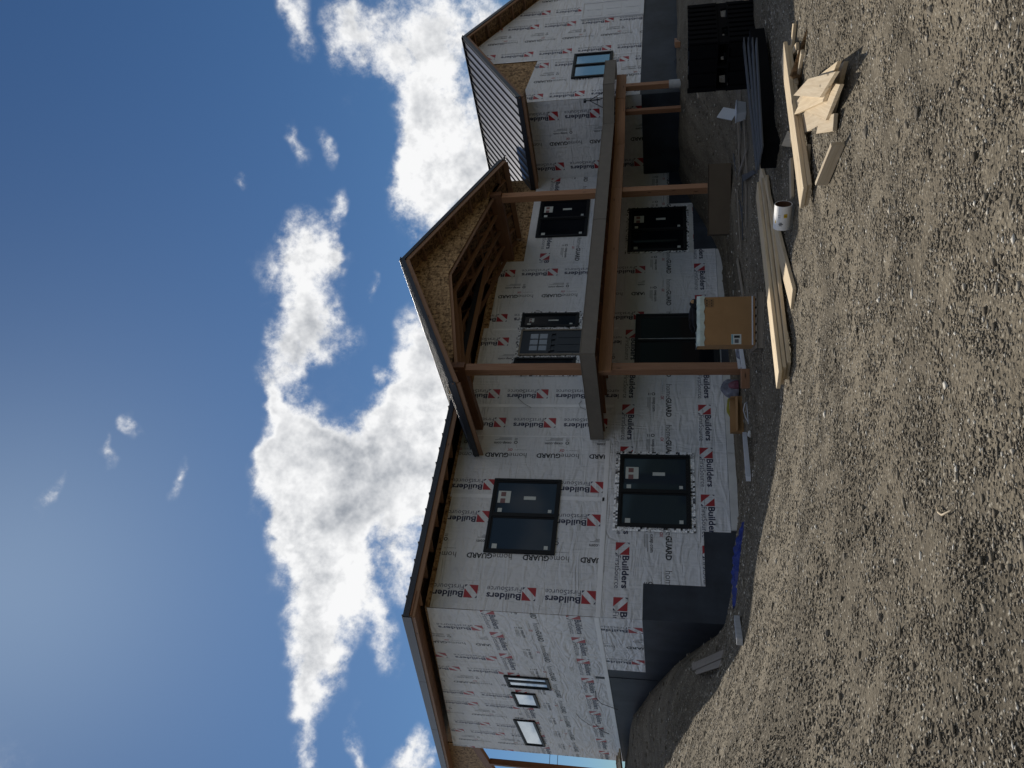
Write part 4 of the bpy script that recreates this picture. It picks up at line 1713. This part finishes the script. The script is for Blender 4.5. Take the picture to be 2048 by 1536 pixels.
# clutter below the porch corner post
plank_px('white_pipe', (1485, 745), (1474, 672), .12, .07, .07, 'pvc', 'square white downpipe lying behind the wood block', cat='pipe')
plank_px('white_pipe', (1476, 735), (1468, 680), .06, .06, .06, 'pvc', 'white pipe half hidden by the porch corner post', cat='pipe')
pg = gp(1500, 756)
k = px_m(1, pg)
bl = Mesh()
bl.box((-20 * k, 0, 0), (19 * k, .14, 17 * k))
bl = bl.build('wood_block', 'fir', None, bevel=.006)
bl.location = at_ground(pg.x, pg.y)
bl.rotation_euler = (0, 0, math.atan2(RT.y, RT.x) + R(8))
tag(bl, 'short square wood block by the foot of the porch post', 'block')
pg = gp(1485, 705)
lump('plastic_bag', 'plastic_bag', at_ground(pg.x, pg.y, .0), .17, .10, .09, 31, 'pale clear plastic bag lying beside the pallet', 'bag')
pg = gp(1478, 778)
lump('plastic_bag', 'plastic_bag', at_ground(pg.x, pg.y, .02), .22, .15, .27, 32, 'bulging blue plastic bag below the porch corner post', 'bag', sub=4)
pg = gp(1482, 770)
lump('wrapper', 'magenta_label', at_ground(pg.x, pg.y, .05), .10, .06, .16, 33, 'crumpled red wrapper in front of the blue bag', 'wrapper')
pg = gp(1487, 828)
k = px_m(1, pg)
ob_ = empty('open_box', at_ground(pg.x, pg.y), 'open cardboard box with a dark inside by the foundation', 'box', rotz=math.atan2(RT.y, RT.x) + R(10))
w2, d2, h2 = 36 * k, .34, 24 * k
for nm, b0, b1 in (('side', (-w2, 0, 0), (w2, .012, h2 * .62)), ('side', (-w2, d2, 0), (w2, d2 + .012, h2)), ('side', (-w2, .0125, 0), (-w2 + .012, d2 - .0005, h2)),
                   ('side', (w2 - .012, .0125, 0), (w2, d2 - .0005, h2)), ('bottom', (-w2 + .0125, .0125, 0), (w2 - .0125, d2 - .0005, .012))):
    q = Mesh()
    q.box(b0, b1)
    q.build(nm, 'cardboard', ob_)
q = Mesh()
q.bar((0, -.005, h2 * .62), (0, -.13, h2 * .50), w2 * 1.9, .008)
q.build('flap', 'cardboard', ob_)
pts = []
pc = gp(1462, 815, .18)
for i in range(90):
    t = i / 89
    a = t * 2 * math.pi * 6
    pts.append((.19 * math.cos(a) + .02 * math.sin(3 * a), .035 * math.sin(a), .06 + .05 * math.sin(a) + .015 * math.cos(a * 1.7) + .02 * t))
q = Mesh()
q.tube(pts, .009, 6)
o = q.build('cord_coil', 'yellow_cord', None, smooth=True)
o.location = Vector((pc.x, pc.y, pc.z - .06))
o.rotation_euler = (0, 0, math.atan2(RT.y, RT.x))
tag(o, 'coil of yellow cord hung behind the open cardboard box', 'cord')
pg = gp(1497, 822)
q = Mesh()
q.tube([(-.20, 0, .01), (-.12, .03, .05), (.02, .02, .09), (.14, .0, .06), (.17, -.03, .03), (.05, -.05, .03), (-.10, -.04, .015), (-.24, -.05, .008)], .008, 6)
o = q.build('strap_loop', 'pvc', None, smooth=True)
o.location = at_ground(pg.x, pg.y)
o.rotation_euler = (0, 0, math.atan2(RT.y, RT.x))
tag(o, 'loop of white strap on the dirt before the open box', 'strap')
plank_px('white_pipe', (1492, 958), (1485, 868), .09, .075, .075, 'pvc', 'white pipe lying along the foam edge of the house', cat='pipe')
pg = gp(1501, 868)
o = lump('foam_scrap', 'foam', at_ground(pg.x, pg.y), .07, .05, .04, 41, 'small pale foam scrap on the dirt before the open box', 'scrap')

# blue tarp, grey pipe and boards on the bank
ta, tb_ = gp(1488, 1046), gp(1470, 1215)
q = Mesh()
n_ = 26
cen = (ta + tb_) / 2
rows_ = []
for i in range(n_):
    t = i / (n_ - 1)
    p = ta.lerp(tb_, t)
    wd_ = (.03 + .075 * math.sin(math.pi * min(1, t * 1.15 + .05))) * (1 + .2 * math.sin(i * 1.3))
    dr = (tb_ - ta).normalized()
    sdv = Vector((-dr.y, dr.x, 0)).normalized()
    row = []
    for j in range(7):
        f = j / 6 - .5
        pp = p + sdv * wd_ * 2 * f
        zz = float(G(pp.x, pp.y)) + .004 + (.055 + .012 * math.sin(i * 2.1 + j)) * math.cos(f * math.pi) * (.5 + .8 * math.sin(math.pi * t)) * (1 + .45 * math.sin(j * 2.2 + .2 * i))
        row.append(Vector((pp.x, pp.y, zz)) - Vector((cen.x, cen.y, float(G(cen.x, cen.y)))))
    rows_.append(row)
for i in range(n_ - 1):
    for j in range(6):
        q.poly([rows_[i][j], rows_[i + 1][j], rows_[i + 1][j + 1], rows_[i][j + 1]])
bm_ = q.build('tarp', 'blue_tarp', None, smooth=False)
bm_.location = (cen.x, cen.y, float(G(cen.x, cen.y)))
tag(bm_, 'folded bright blue tarp lying along the dark foundation', 'tarp')
plank_px('grey_pipe', (1473, 1284), (1468, 1236), .08, .07, .07, 'concrete_tube', 'short grey pipe on the dirt at the house corner', cat='pipe')


def board_on_bank(corners, label):
    pts = [gp(x, y, .025) for x, y in corners]
    c = sum(pts, Vector()) / 4
    q = Mesh()
    q.prism([p - c for p in pts], (.003, .003, -.03))
    o = q.build('wide_plank', 'grey_lumber', None)
    o.location = c
    tag(o, label, 'plank', 'boards laid on the dirt bank')


board_on_bank([(1383, 1327), (1385, 1341), (1443, 1316), (1447, 1299)], 'upper of two short boards lying together on the dirt bank')
board_on_bank([(1391, 1340), (1392, 1349), (1438, 1334), (1443, 1318)], 'lower of two short boards lying together on the dirt bank')
board_on_bank([(1303, 1356), (1304, 1369), (1336, 1332), (1334, 1323)], 'lone board lying on the bank against the dark foundation')
# lumber stacked by the far corner of the side wall
for i, (y0, y1, z_, w_) in enumerate(((6.0, 9.6, .05, .26), (6.3, 9.9, .10, .25), (6.5, 10.2, .15, .22))):
    xg = -.42
    zg = float(Gu(xg, 7.8)) * S + ZE
    a, b = Vector((xg * S, y0 * S, zg + z_ + .03)), Vector((xg * S, y1 * S, zg + z_ + .10))
    o = beam_m('wide_plank', a, b, w_, .045, 'pale_lumber' if i < 2 else 'lvl', None)
    tag(o, ('bottom', 'middle', 'top')[i] + ' plank of the small stack along the far side wall', 'plank', 'planks stacked by the side wall')

# tripod work light standing on the deck
tz = DT + .014
pt = W(10.86, -2.25, tz)
tr = empty('tripod_stand', pt, 'black folding tripod stand on the deck by the wing corner', 'tripod')
hh = .50
for i in range(3):
    a = 2 * math.pi * i / 3 + .4
    q = Mesh()
    q.tube([(0, 0, hh * .82), (.24 * math.cos(a), .24 * math.sin(a), .01)], .011, 8)
    q.build('leg', 'black_metal', tr)
    q = Mesh()
    q.tube([(0, 0, hh * .35), (.13 * math.cos(a), .13 * math.sin(a), hh * .38)], .007, 6)
    q.build('brace', 'black_metal', tr)
q = Mesh()
q.tube([(0, 0, .12), (0, 0, hh)], .014, 8)
q.build('column', 'black_metal', tr)
q = Mesh()
q.box((-.05, -.04, hh), (.05, .04, hh + .07))
q.build('head', 'black_metal', tr, bevel=.008)

# cables dangling from the wrapped walls (parts of the house)


def cable(pts, r=.006, mat='grey_cord'):
    q = Mesh()
    q.tube([PLANES[p[0]](p[1], p[2], p[3]) for p in pts], r, 6)
    q.build('cable', mat, house, smooth=True)


cable([('front', 6.62, 2.75, .02), ('front', 6.60, 2.70, .05), ('front', 6.55, 2.62, .05), ('front', 6.52, 2.58, .03)])
cable([('front', 4.40, 2.72, .02), ('front', 4.46, 2.80, .05), ('front', 4.40, 2.86, .06), ('front', 4.24, 2.84, .06), ('front', 4.10, 2.70, .06), ('front', 4.02, 2.56, .05)])
cable([('front', 4.20, 1.62, .02), ('front', 4.12, 1.66, .05), ('front', 4.02, 1.62, .06), ('front', 3.98, 1.52, .05)])
cable([('side', -3.4, 1.36, .02), ('side', -3.7, 1.37, .05), ('side', -4.0, 1.28, .06), ('side', -4.15, 1.15, .05), ('side', -4.35, .98, .04)], .007, 'wire')
cable([('side', -4.9, 1.85, .02), ('side', -5.1, 1.78, .05), ('side', -5.4, 1.66, .05), ('side', -5.6, 1.60, .03)], .006)
cable([('side', -5.5, 1.50, .02), ('side', -5.8, 1.40, .05), ('side', -6.0, 1.25, .05)], .007, 'wire')
# two overhead wires beyond the far corner
for z_ in (4.15, 4.45):
    q = HM()
    q.tube([(-30, 60, z_ * 1.9), (10, 46, z_ * 1.82), (60, 40, z_ * 1.9)], .02, 5)
    o = q.build('overhead_wire', 'wire', None)
    tag(o, ('lower' if z_ < 4.3 else 'upper') + ' of two thin overhead wires seen beyond the far corner', 'wire', 'overhead wires')

# larger stones lying on the yard
rock_px = [(1880, 1035, 14), (1925, 1045, 9), (1762, 1236, 10), (1690, 1112, 9), (1656, 1268, 8), (1795, 1122, 7), (1902, 870, 8), (1733, 262, 12), (1862, 22, 12), (1727, 22, 8),
           (1590, 900, 9), (1822, 938, 7), (1640, 1160, 7), (1836, 232, 12), (1745, 250, 7), (1960, 1265, 8), (1680, 1395, 9), (1712, 1320, 7), (1600, 1190, 7), (1790, 640, 6), (1900, 480, 6), (1680, 560, 6),
           (1385, 108, 7), (1392, 100, 6)]
where = ['beside the pale twig', 'below the pale twig', 'with a flat top', 'half sunk in the dirt', 'dark and round', 'low and wide', 'with a pale edge', 'with a pointed end', 'broad and angular', 'smaller and angular',
         'near the open box', 'brown and rounded', 'near the blue tarp', 'in front of the offcut heap', 'by the offcut heap shadow', 'grey and chipped', 'on the rise left of the house', 'tilted on the rise',
         'near the edge of the house shadow', 'flat and tan', 'small and tan', 'near the long plank stack', 'on the bank by the stick', 'on the bank beside another stone']
for i, (x, y, s_) in enumerate(rock_px):
    p = gp(x, y)
    r_ = px_m(s_, p)
    rr = random.Random(100 + i)
    bm = bmesh.new()
    bmesh.ops.create_icosphere(bm, subdivisions=2, radius=1)
    pl = [(Vector((rr.gauss(0, 1), rr.gauss(0, 1), rr.gauss(0, 1))).normalized(), rr.uniform(.45, .85)) for _ in range(9)]
    for v in bm.verts:
        for n_, d_ in pl:
            e_ = v.co.dot(n_) - d_
            if e_ > 0:
                v.co -= n_ * e_
        v.co = Vector((v.co.x * rr.uniform(.97, 1.03), v.co.y, v.co.z * .6))
    bmesh.ops.scale(bm, vec=(r_ * rr.uniform(1, 1.5), r_, r_), verts=bm.verts)
    me = D.meshes.new('rock')
    bm.to_mesh(me)
    bm.free()
    o = new_obj('rock', me, 'rock')
    o.location = at_ground(p.x, p.y, r_ * .12)
    o.rotation_euler = (0, 0, rr.uniform(0, 6))
    tag(o, 'loose brown stone on the dirt, ' + where[i], 'stone', 'larger stones on the yard')
pts = [gp(1872, 1012, .02), gp(1876, 1024, .03), gp(1884, 1030, .03), gp(1900, 1022, .02), gp(1908, 1018, .012)]
q = Mesh()
q.tube([p - pts[0] for p in pts], [.003, .006, .007, .005, .002], 6)
o = q.build('twig', 'pale_lumber', None, smooth=True)
o.location = pts[0]
tag(o, 'pale crooked twig lying on the lit dirt', 'twig')
